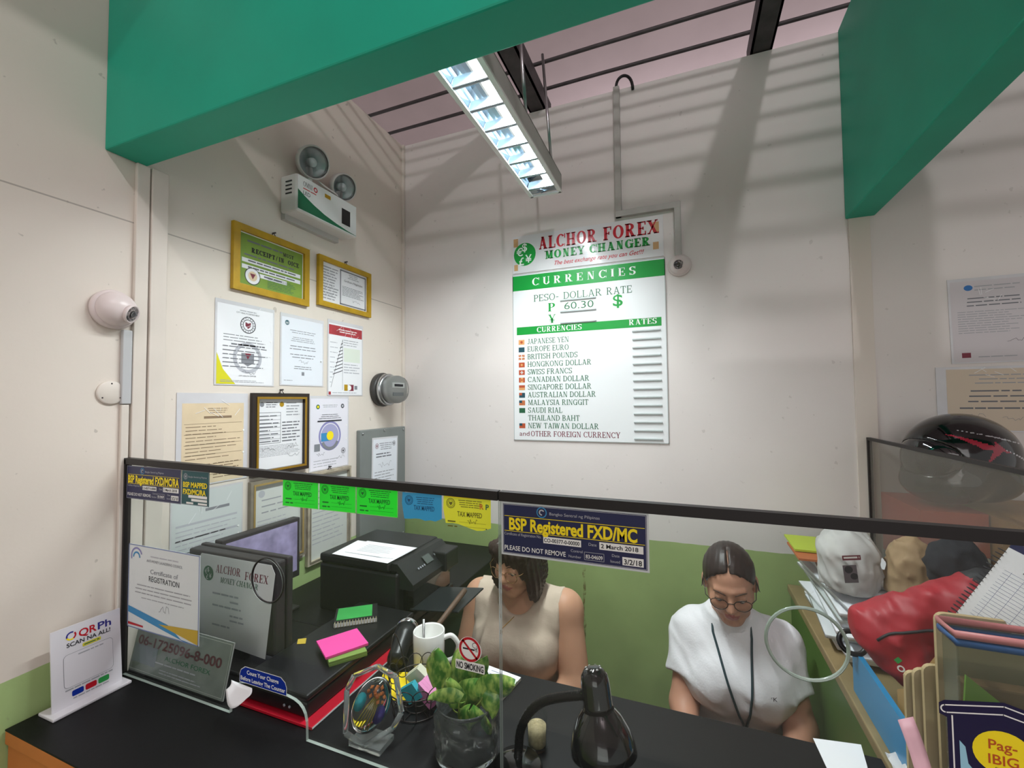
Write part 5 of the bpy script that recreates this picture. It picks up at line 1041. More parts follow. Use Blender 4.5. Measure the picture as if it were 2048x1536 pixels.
def spiral_book():
    M = T((-.868, 1.0, ZB+.0005), 0, 0, math.radians(38)); k = empty('spiral_notebook', (-.868, 1.0, ZB), 'green covered spiral notebook on the back of the black cash box', 'notebook')
    MB().box((0, 0, .006), (.11, .085, .011), WHITE, M).build('pages', k); MB().box((0, 0, .0128), (.112, .087, .0012), mat('black_cover_edge', '#1a1c1c', .5), M).build('cover_board', k)
    MB().box((-.004, .004, .0138), (.092, .07, .0006), mat('leaf_green_cover', '#3fa552', .4, noise=.12, scale=20), M).build('cover', k)
    m = MB()
    for i in range(15): x = -.052+i*.0075; m.tube([(x, -.043+.007*math.cos(a), .0075+.0075*math.sin(a)) for a in [2*math.pi*j/12 for j in range(12)]], .0009, mat('spiral_wire', '#cbbf9a', .3, .7), 5, True, M)
    m.build('spiral', k)
spiral_book()
def pad(name, px, z, t, m, label, skew=0):
    C = [onZ(x, y, z+t) for x, y in px]; c = sum(C, Vector())/4; u = ((C[1]-C[0])+(C[2]-C[3]))/2; v = ((C[0]-C[3])+(C[1]-C[2]))/2; a = math.atan2(u.y, u.x)
    b = MB(); M = T((c.x, c.y, z), 0, 0, a); n = 6
    for i in range(n): d = .0006*math.sin(i*2.3+skew); b.box((d, d*.7, t*(i+.5)/n), (u.length, v.length, t/n*.98), m, M)
    return tag(b.build(name), label, 'note pad')
PINK = mat('hot_pink_paper', '#f04fa6', .6)
pad('note_pad', [(648, 1292), (722, 1272), (732, 1302), (658, 1325)], ZB+.0005, .011, mat('moss_paper', '#7d9a4c', .6), 'moss green sticky pad under the hot pink one')
pad('note_pad', [(638, 1279), (719, 1256), (731, 1286), (646, 1318)], ZB+.012, .006, PINK, 'hot pink sticky pad on the black cash box', 1)
m = MB(); C = [onZ(x, y, ZB+.001) for x, y in ((596, 1278), (613, 1276), (611, 1287), (594, 1288))]; m.add(C+[c-Vector((0, 0, .0005)) for c in C], [(3, 2, 1, 0), (0, 1, 5, 4), (1, 2, 6, 5), (2, 3, 7, 6), (3, 0, 4, 7)], mat('yellow_tag', '#c9ae3a', .5)); tag(m.build('yellow_tag'), 'tiny yellow tag lying on the black cash box', 'tag')
def printer():
    x0, x1, y0, y1, z0, z1 = -1.10, -.80, 1.095, 1.375, ZS, 1.118; k = empty('printer', (-.93, 1.235, ZC), 'black multifunction printer on the side desk with papers on its lid', 'printer'); B3 = mat('printer_black', '#17191a', .45, noise=.1, scale=90)
    MB().box2((x0, y0, z0), (x1, y1, z1-.03), B3, bev=.008).build('body', k); MB().box2((x0, y0, z1-.027), (x1-.03, y1, z1), B3, bev=.007).build('scanner_lid', k)
    m = MB(); m.box2((x0+.01, y0+.003, z1-.031), (x1-.01, y1-.003, z1-.025), BLACKG); m.build('lid_gap', k)
    m = MB(); P = [(x1-.032, z1-.004), (x1-.008, z1-.004), (x1+.048, z1-.058), (x1+.048, z1-.075), (x1-.032, z1-.075)]
    m.prism([(p[0], p[1]) for p in P], -(y1-.012), -(y0+.01), B3, Matrix(((1, 0, 0, 0), (0, 0, -1, 0), (0, 1, 0, 0), (0, 0, 0, 1)))); cp = m.build('control_panel', k)
    n = Vector((.054, 0, .056)).normalized(); u = Vector((0, 1, 0)); v = n.cross(u)
    s = Sheet(.22, .06, None, .0004); s.rect(.075, .018, .115, .046, mat('panel_display', '#4b524f', .2), 1)
    for i in range(4): s.disc(.03+.011*i, .02, .0035, GREY, 1); s.disc(.135+.013*i, .032, .004, mat('panel_button', '#55595b', .4), 1)
    s.disc(.2, .034, .006, GREY, 1); s.build('buttons', frame(Vector((x1-.004, y0+.04, z1-.0045))+n*.0012-v*.0-Vector((-.056, 0, .054)).normalized()*0, u, -v if v.z < 0 else v, n) @ Matrix.Translation((0, -.062, 0)), parent=cp)
    MB().box2((x1-.005, y0+.03, z0+.03), (x1+.035, y1-.03, z1-.078), BLACKG, bev=.003).build('output_slot', k)
    MB().box2((x1+.0, y0+.02, z0+.004), (x1+.042, y1-.02, z0+.03), B3, bev=.004).build('front_cover', k)
    M = T((x1+.03, 1.20, z0+.042), 0, -.12, 0); MB().box((.08, 0, 0), (.165, .17, .005), mat('tray_black', '#202527', .3), M, bev=.002).build('output_tray', k)
    MB().box2((x1-.02, y1-.10, z1-.08), (x1+.06, y1-.014, z1-.018), B3, bev=.005).build('ink_tank', k)
    tag(None, None) if False else None
printer()
for i, (px, lab) in enumerate((([(664, 1108), (775, 1127), (829, 1099), (716, 1081)], 'lower white sheet on the printer lid'), ([(690, 1104), (786, 1118), (834, 1096), (735, 1082)], 'printed sheet on top of the other on the printer lid'))):
    C = [onZ(x, y, 1.119+i*.0015) for x, y in px]; m = MB(); m.add(C+[c+Vector((0, 0, .0009)) for c in C], [(3, 2, 1, 0), (4, 5, 6, 7), (0, 1, 5, 4), (1, 2, 6, 5), (2, 3, 7, 6), (3, 0, 4, 7)], WHITE)
    a, b, c_, d_ = [c+Vector((0, 0, .0012)) for c in C]; rnd = random.Random(i)
    for r in range(6):
        t = .2+.1*r; p = a.lerp(d_, t); q = b.lerp(c_, t); m.add([p.lerp(q, .15), p.lerp(q, .5+.3*rnd.random()), (p+(d_-a)*.025).lerp(q+(c_-b)*.025, .8), (p+(d_-a)*.025).lerp(q+(c_-b)*.025, .15)], [(0, 1, 2, 3)], PRINT2)
    tag(m.build('paper_sheet'), lab, 'paper')
# black torch, stick
k = empty('flashlight', (-.705, .965, ZC), 'black flashlight with a silver ring beside the cash box', 'flashlight'); A0, A1 = Vector((-.668, .905, ZC+.028)), Vector((-.70, 1.005, ZC+.062)); Q = (A1-A0).to_track_quat('Z', 'Y').to_matrix().to_4x4(); M = Matrix.Translation(A0) @ Q; L = (A1-A0).length
MB().lathe([(0, 0), (.02, 0), (.022, .01), (.022, L*.5), (.027, L*.62), (.0275, L*.9)], BLACK, 28, M).build('barrel', k); MB().lathe([(.0278, L*.88), (.0288, L*.9), (.0288, L*.985), (.027, L)], CHROME, 28, M, cap=False).build('ring', k); MB().lathe([(.027, L*.97), (0, L*.965)], mat('torch_lens', '#3c4448', .08), 28, M).build('lens', k); MB().box((.0, -.0225, L*.4), (.012, .005, .022), GREY, M, bev=.002).build('switch', k)
P0, P1 = onZ(856, 1276, .985), Vector(onY(930, 1180, 1.19)); m = MB(); m.tube([P0.lerp(P1, t) for t in (0, .05, .3, .6, .9, 1)], [.003, .006, .0072, .0078, .0085, .0075], mat('stick_wood', '#5f4a3b', .6, noise=.25, scale=40), 10); k = tag(m.build('wooden_stick', loc=tuple(P0)), 'brown wooden stick leaning on the printer tray', 'stick'); k.location = P0
m = MB(); c_ = P0.lerp(P1, .14); d_ = (P1-P0).normalized(); a_ = d_.orthogonal().normalized(); b_ = d_.cross(a_); m.tube([c_+(a_*math.cos(q)+b_*math.sin(q))*.0082 for q in [2*math.pi*i/14 for i in range(14)]], .0014, mat('rubber_band', '#b48a52', .6), 5, True); m.build('rubber_band', k)
# mug
k = empty('mug', (-.598, .946, ZC), 'white ceramic mug with a pen beside the yellow paper', 'mug'); CER = mat('white_ceramic', '#e9e9e6', .18, coat=.5); M = T((-.598, .946, ZS))
MB().lathe([(.034, 0), (.037, .003), (.0385, .095), (.037, .097), (.0345, .093), (.033, .008), (0, .007)], CER, 40, M).build('cup', k)
MB().tube(catmull([(-.565, .959, ZC+.078), (-.547, .968, ZC+.082), (-.532, .974, ZC+.06), (-.540, .971, ZC+.03), (-.565, .959, ZC+.02)], 6), .006, CER, 10).build('handle', k)
tag(MB().tube([(-.603, .931, ZC+.012), (-.623, .961, ZC+.112)], .0035, STEEL, 8).build('pen'), 'silver pen standing in the white mug', 'pen')
m = MB(); C = [onZ(x, y, ZC+.0015) for x, y in ((768, 1344), (836, 1344), (834, 1400), (742, 1400))]; m.add(C+[c-Vector((0, 0, .001)) for c in C], [(3, 2, 1, 0), (4, 5, 6, 7), (0, 1, 5, 4), (1, 2, 6, 5), (2, 3, 7, 6), (3, 0, 4, 7)], mat('bright_yellow_paper', '#f0d317', .6)); tag(m.build('yellow_paper'), 'bright yellow paper on the counter before the white mug', 'paper')
# wire basket with note stacks
def basket():
    cx, cy, r = -.552, .828, .064; k = empty('wire_basket', (cx, cy, ZC), 'dark wire basket with looped rim holding note pads', 'basket'); WR = mat('dark_wire', '#3a3432', .4, .6)
    ring = lambda rr, z: [(cx+rr*math.cos(2*math.pi*i/40), cy+rr*math.sin(2*math.pi*i/40), z) for i in range(40)]
    MB().tube(ring(r, ZC+.052), .0014, WR, 6, True).build('rim_ring', k); MB().tube(ring(r*.8, ZC+.003), .0014, WR, 6, True).build('base_ring', k); MB().tube(ring(r*.4, ZC+.003), .0014, WR, 6, True).build('base_ring', k)
    for i in range(14):
        a = 2*math.pi*i/14; C = Vector((cx+r*math.cos(a), cy+r*math.sin(a), ZC+.056)); t = Vector((-math.sin(a), math.cos(a), 0)); n = Vector((math.cos(a)*.35, math.sin(a)*.35, 1)).normalized()
        MB().tube([C+t*.017*math.cos(q)+n*.02*math.sin(q) for q in [2*math.pi*j/18 for j in range(18)]], .0010, WR, 5, True).build('loop', k)
    for i in range(12): a = 2*math.pi*i/12; MB().tube([(cx+r*.4*math.cos(a), cy+r*.4*math.sin(a), ZC+.003), (cx+r*.8*math.cos(a), cy+r*.8*math.sin(a), ZC+.003), (cx+r*math.cos(a), cy+r*math.sin(a), ZC+.052)], .0011, WR, 5).build('spoke', k)
    MB().tube(bez((cx-.05, cy+.03, ZC+.05), (cx-.08, cy+.02, ZC+.17), (cx-.06, cy-.01, ZC+.17), (cx-.052, cy-.03, ZC+.05), 18), .0012, WR, 6).build('handle', k)
    for nm, c, d, rot, m, lab in (('note_pad', (cx-.012, cy+.022, ZC+.048), (.038, .014, .06), (.5, .75, .3), mat('ivory_paper', '#e6e8d2', .6), 'ivory note pad leaning in the wire basket'), ('note_pad', (cx+.028, cy+.006, ZC+.036), (.04, .035, .042), (.25, .3, -.3), mat('rose_paper', '#d985b8', .6), 'rose pink note block in the wire basket'), ('note_pad', (cx-.012, cy-.004, ZC+.03), (.036, .012, .045), (.3, .9, .2), mat('cyan_paper', '#3fb8c9', .6), 'cyan note pad in the wire basket')):
        b = MB(); M = T(c, *rot)
        for i in range(5): b.box((.0006*math.sin(i*2), d[1]*((i+.5)/5-.5), 0), (d[0], d[1]/5*.97, d[2]), m, M)
        tag(b.build(nm), lab, 'note pad')
basket()
# acrylic keepsake with a dried flower
def keepsake():
    c0 = Vector((-.600, .715, ZC)); k = empty('acrylic_keepsake', c0, 'clear acrylic keepsake with a dried flower, left of the vase', 'ornament'); M = Matrix.Translation(c0+Vector((.012, .006, .063))) @ Euler((math.radians(60), math.radians(20), .12)).to_matrix().to_4x4() @ Matrix.Scale(1.18, 4)
    GLS = mat('cast_acrylic', '#f2f7f7', .04, trans=1, ior=1.42)
    out = [(-.018, -.05), (.02, -.05), (.05, -.012), (.052, .012), (.018, .05), (-.02, .05), (-.05, .022), (-.05, .0)]
    m = MB()
    for i in range(8): a, b = Vector((*out[i], 0)), Vector((*out[(i+1) % 8], 0)); m.tube([a, b], .0045, CLEAR2, 6, M=M)
    m.build('facet_frame', k)
    V, Fc = [], []; b = MB(); b.lathe([(0, -.020), (.014, -.0185), (.026, -.013), (.033, -.006), (.035, 0), (.033, .006), (.026, .013), (.014, .0185), (0, .020)], GLS, 32, M @ Matrix.Diagonal((.86, 1.18, 1, 1))); b.build('lens_body', k)
    OR = mat('dried_orange', '#c8753a', .7); ST = mat('dried_stem', '#8a7a2e', .8); m = MB()
    for i, (x, y) in enumerate(((.002, .02), (-.006, .016), (.01, .014))):
        for j in range(5): q = 2*math.pi*j/5+i; m.lathe([(0, -.004), (.003, 0), (0, .004)], OR, 6, M @ T((x+.006*math.cos(q), y+.006*math.sin(q), .002*i), q, q, 0))
    m.build('flower', k); m = MB()
    for i in range(6): m.tube([M @ Vector((.001+.001*i, .016, 0)), M @ Vector((-.004+.003*i, -.006, .003)), M @ Vector((-.008+.004*i, -.03, 0))], .0011, ST, 5)
    m.build('stems', k)
    for col, x, y in (('#2fb6c6', -.016, -.004), ('#4a3f86', .016, -.006)): MB().lathe([(0, -.002), (.007, -.001), (.008, .001), (0, .002)], mat('chip_'+('teal' if x < 0 else 'violet'), col, .2, .3), 12, M @ T((x, y, -.004)) @ Matrix.Diagonal((1, 1.6, 1, 1))).build('foil_chip', k)
    b = MB(); b.prism([(-.036, -.022), (.036, -.022), (.036, .022), (-.036, .022)], 0, .010, CLEAR2, Matrix.Translation(c0+Vector((.022, -.006, .001)))); b.build('base', k)
CLEAR2 = mat('cut_acrylic', '#eef4f4', .05, trans=.9, ior=1.3)
keepsake()
# pothos in a patterned glass vase
def pothos():
    c = Vector((-.392, .748, ZC)); k = empty('vase_plant', c, 'variegated pothos cuttings in an embossed glass vase', 'potted plant'); M = T((c.x, c.y, ZS))
    GL = mat('embossed_glass', '#c2c8c8', .04, trans=.9, ior=1.4); fl = lambda q, z: .055*math.sin(q*7+z*150)*math.sin(z*100) if .012 < z < .085 else 0
    MB().lathe([(.040, 0), (.052, .006)]+[(.056+.004*math.sin(z*30), z) for z in [.012+.006*i for i in range(13)]]+[(.053, .094), (.056, .102), (.0545, .104), (.050, .094), (.050, .02), (0, .012)], GL, 72, M, flute=fl).build('vase', k)
    MB().lathe([(0, .014), (.046, .016), (.047, .058), (0, .06)], mat('dark_water', '#232a22', .08), 32, M).build('water', k)
    LV = mat('pothos_leaf', '#5c9a35', .32, coat=.3); nt = LV.node_tree; b = nt.nodes['Principled BSDF']; tc = nt.nodes.new('ShaderNodeTexCoord'); mp = nt.nodes.new('ShaderNodeMapping'); mp.inputs['Scale'].default_value = (70, 70, 40)
    n = nt.nodes.new('ShaderNodeTexNoise'); n.inputs['Scale'].default_value = 1.3; n.inputs['Detail'].default_value = 6; r = nt.nodes.new('ShaderNodeValToRGB'); r.color_ramp.elements[0].position = .42; r.color_ramp.elements[1].position = .66; r.color_ramp.elements[0].color = (*lin('#457f2c'), 1); r.color_ramp.elements[1].color = (*lin('#b4cc68'), 1)
    nt.links.new(tc.outputs['Object'], mp.inputs[0]); nt.links.new(mp.outputs[0], n.inputs['Vector']); nt.links.new(n.outputs['Fac'], r.inputs[0]); nt.links.new(r.outputs[0], b.inputs['Base Color'])
    STM = mat('pothos_stem', '#7f8f3f', .6)
    # tip pixel, base pixel, depth, width, lean
    L = [((870, 1300), (872, 1372), .775, .062, .1), ((905, 1380), (950, 1318), .785, .075, .25), ((948, 1318), (950, 1378), .80, .055, -.1), ((893, 1362), (905, 1414), .73, .055, .4), ((972, 1372), (925, 1410), .75, .062, .3), ((856, 1398), (918, 1402), .715, .04, .7), ((1030, 1368), (962, 1392), .742, .055, .5), ((938, 1420), (942, 1474), .722, .07, .5), ((985, 1438), (965, 1392), .735, .052, .2)]
    for i, (tp, bp, Y, w, lean) in enumerate(L):
        t, a = onY(*tp, Y-.02*lean), onY(*bp, Y); ax = t-a; ln = ax.length; ax.normalize(); side = ax.cross(Vector((0, 1, .35))).normalized(); nrm = side.cross(ax)
        m = MB()
        def fn(u, v):
            s_ = v*2-1; wd = w*.5*(math.sin(math.pi*min(1, (u*.92+.06))**.72))**.85; lobe = -.16*ln*(abs(s_)*(1-u)**3)
            return a+ax*(ln*u+lobe)+side*(wd*s_)+nrm*(.22*w*(s_*s_)-.20*ln*(u-.45)**2+.02*w*math.sin(u*9))
        m.grid(fn, 12, 8, LV, .0006); m.build('leaf', k)
        MB().tube(bez(a, a-Vector((0, 0, .02)), (c.x+.02*math.cos(i*2.1), c.y+.02*math.sin(i*2.1), ZC+.09), (c.x+.018*math.cos(i*2.1+.5), c.y+.018*math.sin(i*2.1+.5), ZC+.03), 10), .0013, STM, 6).build('stem', k)
pothos()
# small notebook with handwriting
s = Sheet(.105, .082, WHITE, .007, edge=mat('page_edge', '#d9d6cc', .7)); PEN = mat('pencil_blue', '#8f94a8', .7)
for i in range(6): s.fine(.03, .066-.012*i, .098, .072-.012*i, 1, PEN, 1, .5)
s.build('small_notebook', frame((-.49, .925, ZC+.001), (.985, -.17, 0), (.17, .985, 0), (0, 0, 1)), 'small open notebook with handwriting before the woman in beige', 'notebook')
# desk lamp
def lamp():
    Y = .765; k = empty('desk_lamp', (-.292, Y, ZC), 'black gooseneck desk lamp with a bell shade behind the right glass', 'desk lamp')
    MB().lathe([(.043, 0), (.045, .006), (.04, .013), (.012, .018), (0, .018)], BLACKG, 40, T((-.292, Y-.012, ZS))).build('base', k)
    pts = catmull([(-.292, Y-.012, ZC+.012)]+[onY(x, y, Y) for x, y in ((1037, 1500), (1041, 1462), (1055, 1430), (1082, 1405), (1118, 1395), (1165, 1390))], 22)
    m = MB(); m.tube(pts, [.0078+.0007*math.sin(i*2.6) for i in range(len(pts))], mat('neck_black', '#161616', .25, .5), 12); m.build('gooseneck', k)
    top, bot = onY(1186, 1332, Y+.004), onY(1208, 1508, Y-.018); Q = (top-bot).to_track_quat('Z', 'Y').to_matrix().to_4x4(); M = Matrix.Translation(bot) @ Q; H = (top-bot).length
    SH = [(.0535, 0), (.0545, .002), (.053, H*.12), (.047, H*.27), (.036, H*.42), (.027, H*.50), (.0245, H*.56), (.0245, H*.80), (.0225, H*.90), (.016, H*.97), (.008, H), (0, H)]
    sh = MB().lathe(SH[:6], BLACKG, 44, M, cap=False).lathe([(.0525, .0005), (.052, H*.12), (.046, H*.27), (.035, H*.42)], mat('shade_lining', '#c9c5bd', .4), 44, M, cap=False).build('shade', k)
    hs = MB().lathe(SH[5:], BLACKG, 44, M).build('lamp_housing', k)
    for i in range(8): q = 2*math.pi*i/8; MB().lathe([(.0032, -.0004), (0, .0014)], mat('vent_dot', '#d8d8d8', .3), 8, M @ T((.0125*math.cos(q), .0125*math.sin(q), H*.982))).build('vent', hs)
    MB().lathe([(0, H*.12), (.018, H*.16), (.016, H*.32), (.01, H*.42)], mat('bulb_white', '#e8e6e0', .2), 20, M).build('bulb', k)
    a = onY(1165, 1390, Y); MB().tube([a, M @ Vector((0, 0, H*.66))], .0095, BLACKG, 14).build('joint', k)
lamp()
k = empty('tumbler', (-.276, .815, ZC), 'small clear glass of pale sand beside the desk lamp', 'glass'); M = T((-.276, .815, ZS))
MB().lathe([(.018, 0), (.019, .002), (.0205, .062), (.0192, .062), (.0175, .005), (0, .004)], clear_mat('tumbler_glass', (.92, .94, .94), .3, .03), 32, M).build('glass', k); MB().lathe([(0, .0055), (.0165, .006), (.0175, .04), (0, .042)], mat('pale_sand', '#cdb98f', .8, noise=.25, scale=200), 28, M).build('contents', k)

# ------------------------------------------------------------------ the heap on the right cabinet
def slab(name, label, cat, X0, X1, Y, z0, z1, t, m, lean=0, yaw=0, roll=0, group=None, poly=None, edge=None):
    w, h = X1-X0, z1-z0; s = Sheet(w, h, m, t, edge=edge, poly=poly); M = T((X0, Y, z0), 0, 0, yaw) @ T((0, 0, 0), -lean, 0, 0) @ T((0, 0, 0), 0, -roll, 0) @ frame((0, 0, 0), (1, 0, 0), (0, 0, 1), (0, -1, 0))
    return s, lambda: s.build(name, M, label, cat, group)
MAN = mat('manila', '#cdbd9c', .65, noise=.08, scale=12); TAN = mat('kraft_paper', '#a98752', .65, noise=.15, scale=14); SKY = mat('blue_plastic', '#2f86b8', .3)
rnd = random.Random(11)
for i in range(16):
    z = ZC+.001+i*.0112; a = rnd.uniform(-.25, .25); wx = rnd.uniform(.15, .19); yy = 1.53+rnd.uniform(-.05, .05); xx = .452+rnd.uniform(-.02, .008)
    b = MB(); mm = (WHITE, WHITE, mat('cool_white_paper'), mat('bluish_page'), TAN if i in (3, 8) else WHITE)[i % 5]; M = T((xx, yy, z), 0, 0, a*.4)
    b.grid(lambda u, v: M @ Vector(((u-.5)*wx, (v-.5)*.36, .0095+.0012*math.sin(u*3)*v)), 6, 8, mm, .0082); tag(b.build('paper_bundle'), 'thin bundle of loose papers in the heap on the cabinet', 'papers', 'loose paper bundles heaped on the cabinet')
for i, (x, y, m, lab) in enumerate(((.365, 1.66, mat('lime_cover', '#b6c83a', .5), 'lime green booklet at the back of the paper heap'), (.362, 1.60, mat('orange_cover', '#b8683a', .5), 'orange booklet edge in the paper heap'))):
    b = MB(); b.box((x, y, ZC+.186+.008*(1-i)), (.12, .16, .006), m, T((0, 0, 0))); tag(b.build('booklet'), lab, 'booklet')
# translucent carrier bag and brown paper bag
c0 = Vector((.405, 1.40, 1.165)); S = SDF((.29, 1.28, 1.02), (.50, 1.54, 1.31), .005); S.ell((.388, 1.40, 1.145), (.064, .08, .105), k=.03); S.ell((.385, 1.40, 1.20), (.062, .07, .05), k=.03); S.cap((.40, 1.40, 1.22), (.415, 1.41, 1.285), .032, .006, k=.02); S.bump(crumple(21, .011, 120)); S.all(lambda X, Y, Z: 1.128-.02-Z*1.0)
b = S.build('carrier_bag', None, [mat('film_bag', '#d3d2d0', .3, noise=.1, scale=25, trans=.25, ior=1.1)], loc=(.40, 1.40, 1.11)); tag(b, 'whitish plastic carrier bag with a dark printed strip', 'bag')
s = Sheet(.05, .085, None, .0004); s.rect(.006, .068, .046, .08, MAROON, 1); s.fine(.009, .07, .043, .078, 1, WPRINT, 2, .7, ragged=0); s.rect(.004, .012, .034, .056, mat('bag_print_grey', '#6c666c', .6), 1); s.disc(.016, .045, .009, INK, 2); s.disc(.026, .028, .008, INK, 2); s.build('bag_print', frame((.352, 1.307, 1.135), (.98, .17, .1), (-.12, -.1, .985), (.16, -.98, -.08)), parent=b)
S = SDF((.39, 1.20, 1.0), (.57, 1.46, 1.30), .0055); S.ell((.500, 1.345, 1.13), (.052, .06, .125), k=.02); S.ell((.50, 1.34, 1.2), (.045, .05, .06), k=.02); S.bump(crumple(5, .011, 110)); S.all(lambda X, Y, Z: np.maximum(1.122-Z, X-.562))
tag(S.build('paper_bag', None, [mat('brown_bag', '#a58b6a', .7, noise=.12, scale=20)], loc=(.478, 1.345, 1.02)), 'crumpled brown paper bag between the carrier bag and the red bag', 'bag')
# red and black bag
S = SDF((.31, .96, .98), (.567, 1.30, 1.34), .0052); S.cap((.36, 1.13, 1.13), (.47, 1.10, 1.19), .048, .052, k=.03); S.cap((.47, 1.10, 1.19), (.515, 1.09, 1.245), .048, .034, k=.03); S.cap((.37, 1.11, 1.11), (.45, 1.06, 1.02), .046, .035, k=.03); S.bump(crumple(9, .008, 85)); S.all(lambda X, Y, Z: np.maximum(X-.566, 1.042-Z))
RB = mat('red_nylon', '#a3222e', .5, noise=.15, scale=25); BB = mat('black_nylon', '#26272b', .6)
red = S.build('pouch_bag', None, [RB, BB], lambda C: np.where((C[:, 2]+.55*(C[:, 0]-.5) > 1.255) | (np.abs((C[:, 0]-.500)-.32*(C[:, 2]-1.18)) < .0085) & (C[:, 2] > 1.14), 1, 0), loc=(.44, 1.1, 1.0)); tag(red, 'red pouch bag with black top lying on the heap of papers', 'bag')
MB().tube(drape(red, [(.34+.13*i/14, 1.2, 1.125+.05*(i/14)**.6) for i in range(15)], .0005), .0026, BB, 6).build('zip', red)
qq = drape(red, [(.352, 1.2, 1.09)], .006)[0]
s = Sheet(.07, .03, None, .0003); s.text('one', .012, .004, .017, WPRINT, 1, bold=.01); s.rect(.002, .012, .01, .022, mat('leaf_print'), 1); s.build('bag_lettering', frame(qq, Vector((.70, -.28, -.66)).normalized(), Vector((-.28, -.953, .11)).normalized().cross(Vector((.70, -.28, -.66)).normalized()), Vector((-.28, -.953, .11)).normalized()), parent=red)
b = MB(); 
S = SDF((.40, 1.07, 1.16), (.575, 1.33, 1.38), .0055); S.ell((.520, 1.20, 1.245), (.050, .05, .06), k=.02); S.bump(crumple(14, .008, 130)); tag(S.build('knit_cap', None, [mat('black_knit', '#2b2c31', .9, noise=.2, scale=90)], loc=(.520, 1.20, 1.22)), 'bunched black cloth behind the red pouch bag', 'cloth')
# strap ring, ruled pad, folders, box
tag(MB().tube([(.335+.024*math.cos(q), 1.20+.012*math.sin(q), 1.055+.019*math.sin(q)) for q in [2*math.pi*i/26 for i in range(26)]], .0055, BLACK, 8, True).build('strap_loop'), 'black strap loop hanging at the edge of the paper heap', 'strap')
def ruled_pad():
    w, h = .118, .165; M = T((.415, .995, 1.205), 0, 0, -.5) @ T((0, 0, 0), math.radians(-12), 0, 0) @ T((0, 0, 0), 0, math.radians(27), 0) @ frame((0, 0, 0), (1, 0, 0), (0, 0, 1), (0, -1, 0))
    k = empty('ruled_pad', M.to_translation(), 'white ruled spiral pad with a navy back leaning at the far right', 'notebook'); LN = mat('rule_blue', '#8d9ab5', .7)
    s = Sheet(w, h, WHITE, .004)
    for i in range(21): s.rect(.012, h-.036-i*.006, w-.004, h-.0355-i*.006, LN, 1)
    for i in range(6): s.rect(.02+i*.016, .01, .0204+i*.016, h-.034, LN, 1)
    s.fine(.03, h-.02, .08, h-.014, 1, REDP, 2, .5); s.fine(.03, h-.03, .09, h-.024, 1, INK, 2, .5); s.build('pages', M, parent=k); MB().box((w/2+.004, h/2+.006, -.0035), (w+.008, h+.012, .004), NAVY, M).build('back_cover', k)
    m = MB()
    for i in range(21): y = .006+i*.0075; m.tube([(-.0035+.0055*math.cos(q), y, .001+.0055*math.sin(q)) for q in [2*math.pi*j/10 for j in range(10)]], .0007, INK, 5, True, M)
    m.build('spiral', k); MB().tube([(-.009, .06, .006), (-.009, .13, .006)], .004, mat('pen_ivory', '#d8d8cc', .3), 8, M=M).build('clip', k) if False else None
ruled_pad()
for i, (x, y, z1, dx) in enumerate(((.333, .944, 1.142, .0), (.339, .929, 1.156, 0), (.346, .914, 1.172, 0), (.358, .899, 1.262, 0))):
    w = .565-x; h = z1-ZC-.001; r = .012; poly = [(0, 0), (w, 0), (w, h-.02), (.06+.01*i, h-.02), (.052+.01*i, h)]+[(r*(1-math.sin(q)), h-r*(1-math.cos(q))) for q in [0, .4, .8, 1.2, 1.57]]
    s, bld = slab('manila_folder', ('rearmost', 'second from the rear', 'second from the front', 'front')[i]+' of the four standing manila folders on the cabinet', 'folder', x, .565, y, ZC+.001, z1, .0075, MAN, 0, .0, 0, 'standing manila folders', poly, mat('folder_edge', '#b9a47c', .7)); bld()
for i, (x, y0, y1, z1, m, lab) in enumerate(((.345, .958, 1.22, 1.035, SKY, 'blue plastic folder on edge along the cabinet front'), (.362, .958, 1.04, 1.075, TAN, 'kraft envelope on edge behind the blue folder'), (.378, .958, 1.04, 1.10, mat('grey_sleeve_folder', '#a8a6a2', .4), 'grey plastic folder on edge in the heap'), (.395, .958, 1.035, 1.125, TAN, 'taller kraft envelope on edge beside the grey folder'))):
    b = MB(); b.prism([(y0, ZC+.0015), (y1, ZC+.0015), (y1, z1-.02), (y1-.03, z1), (y0+.02, z1+.03*(i > 0)), (y0, z1+.01)], x-.005, x+.005, m, Matrix(((0, 0, 1, 0), (1, 0, 0, 0), (0, 1, 0, 0), (0, 0, 0, 1)))); tag(b.build('edge_folder'), lab, 'folder')
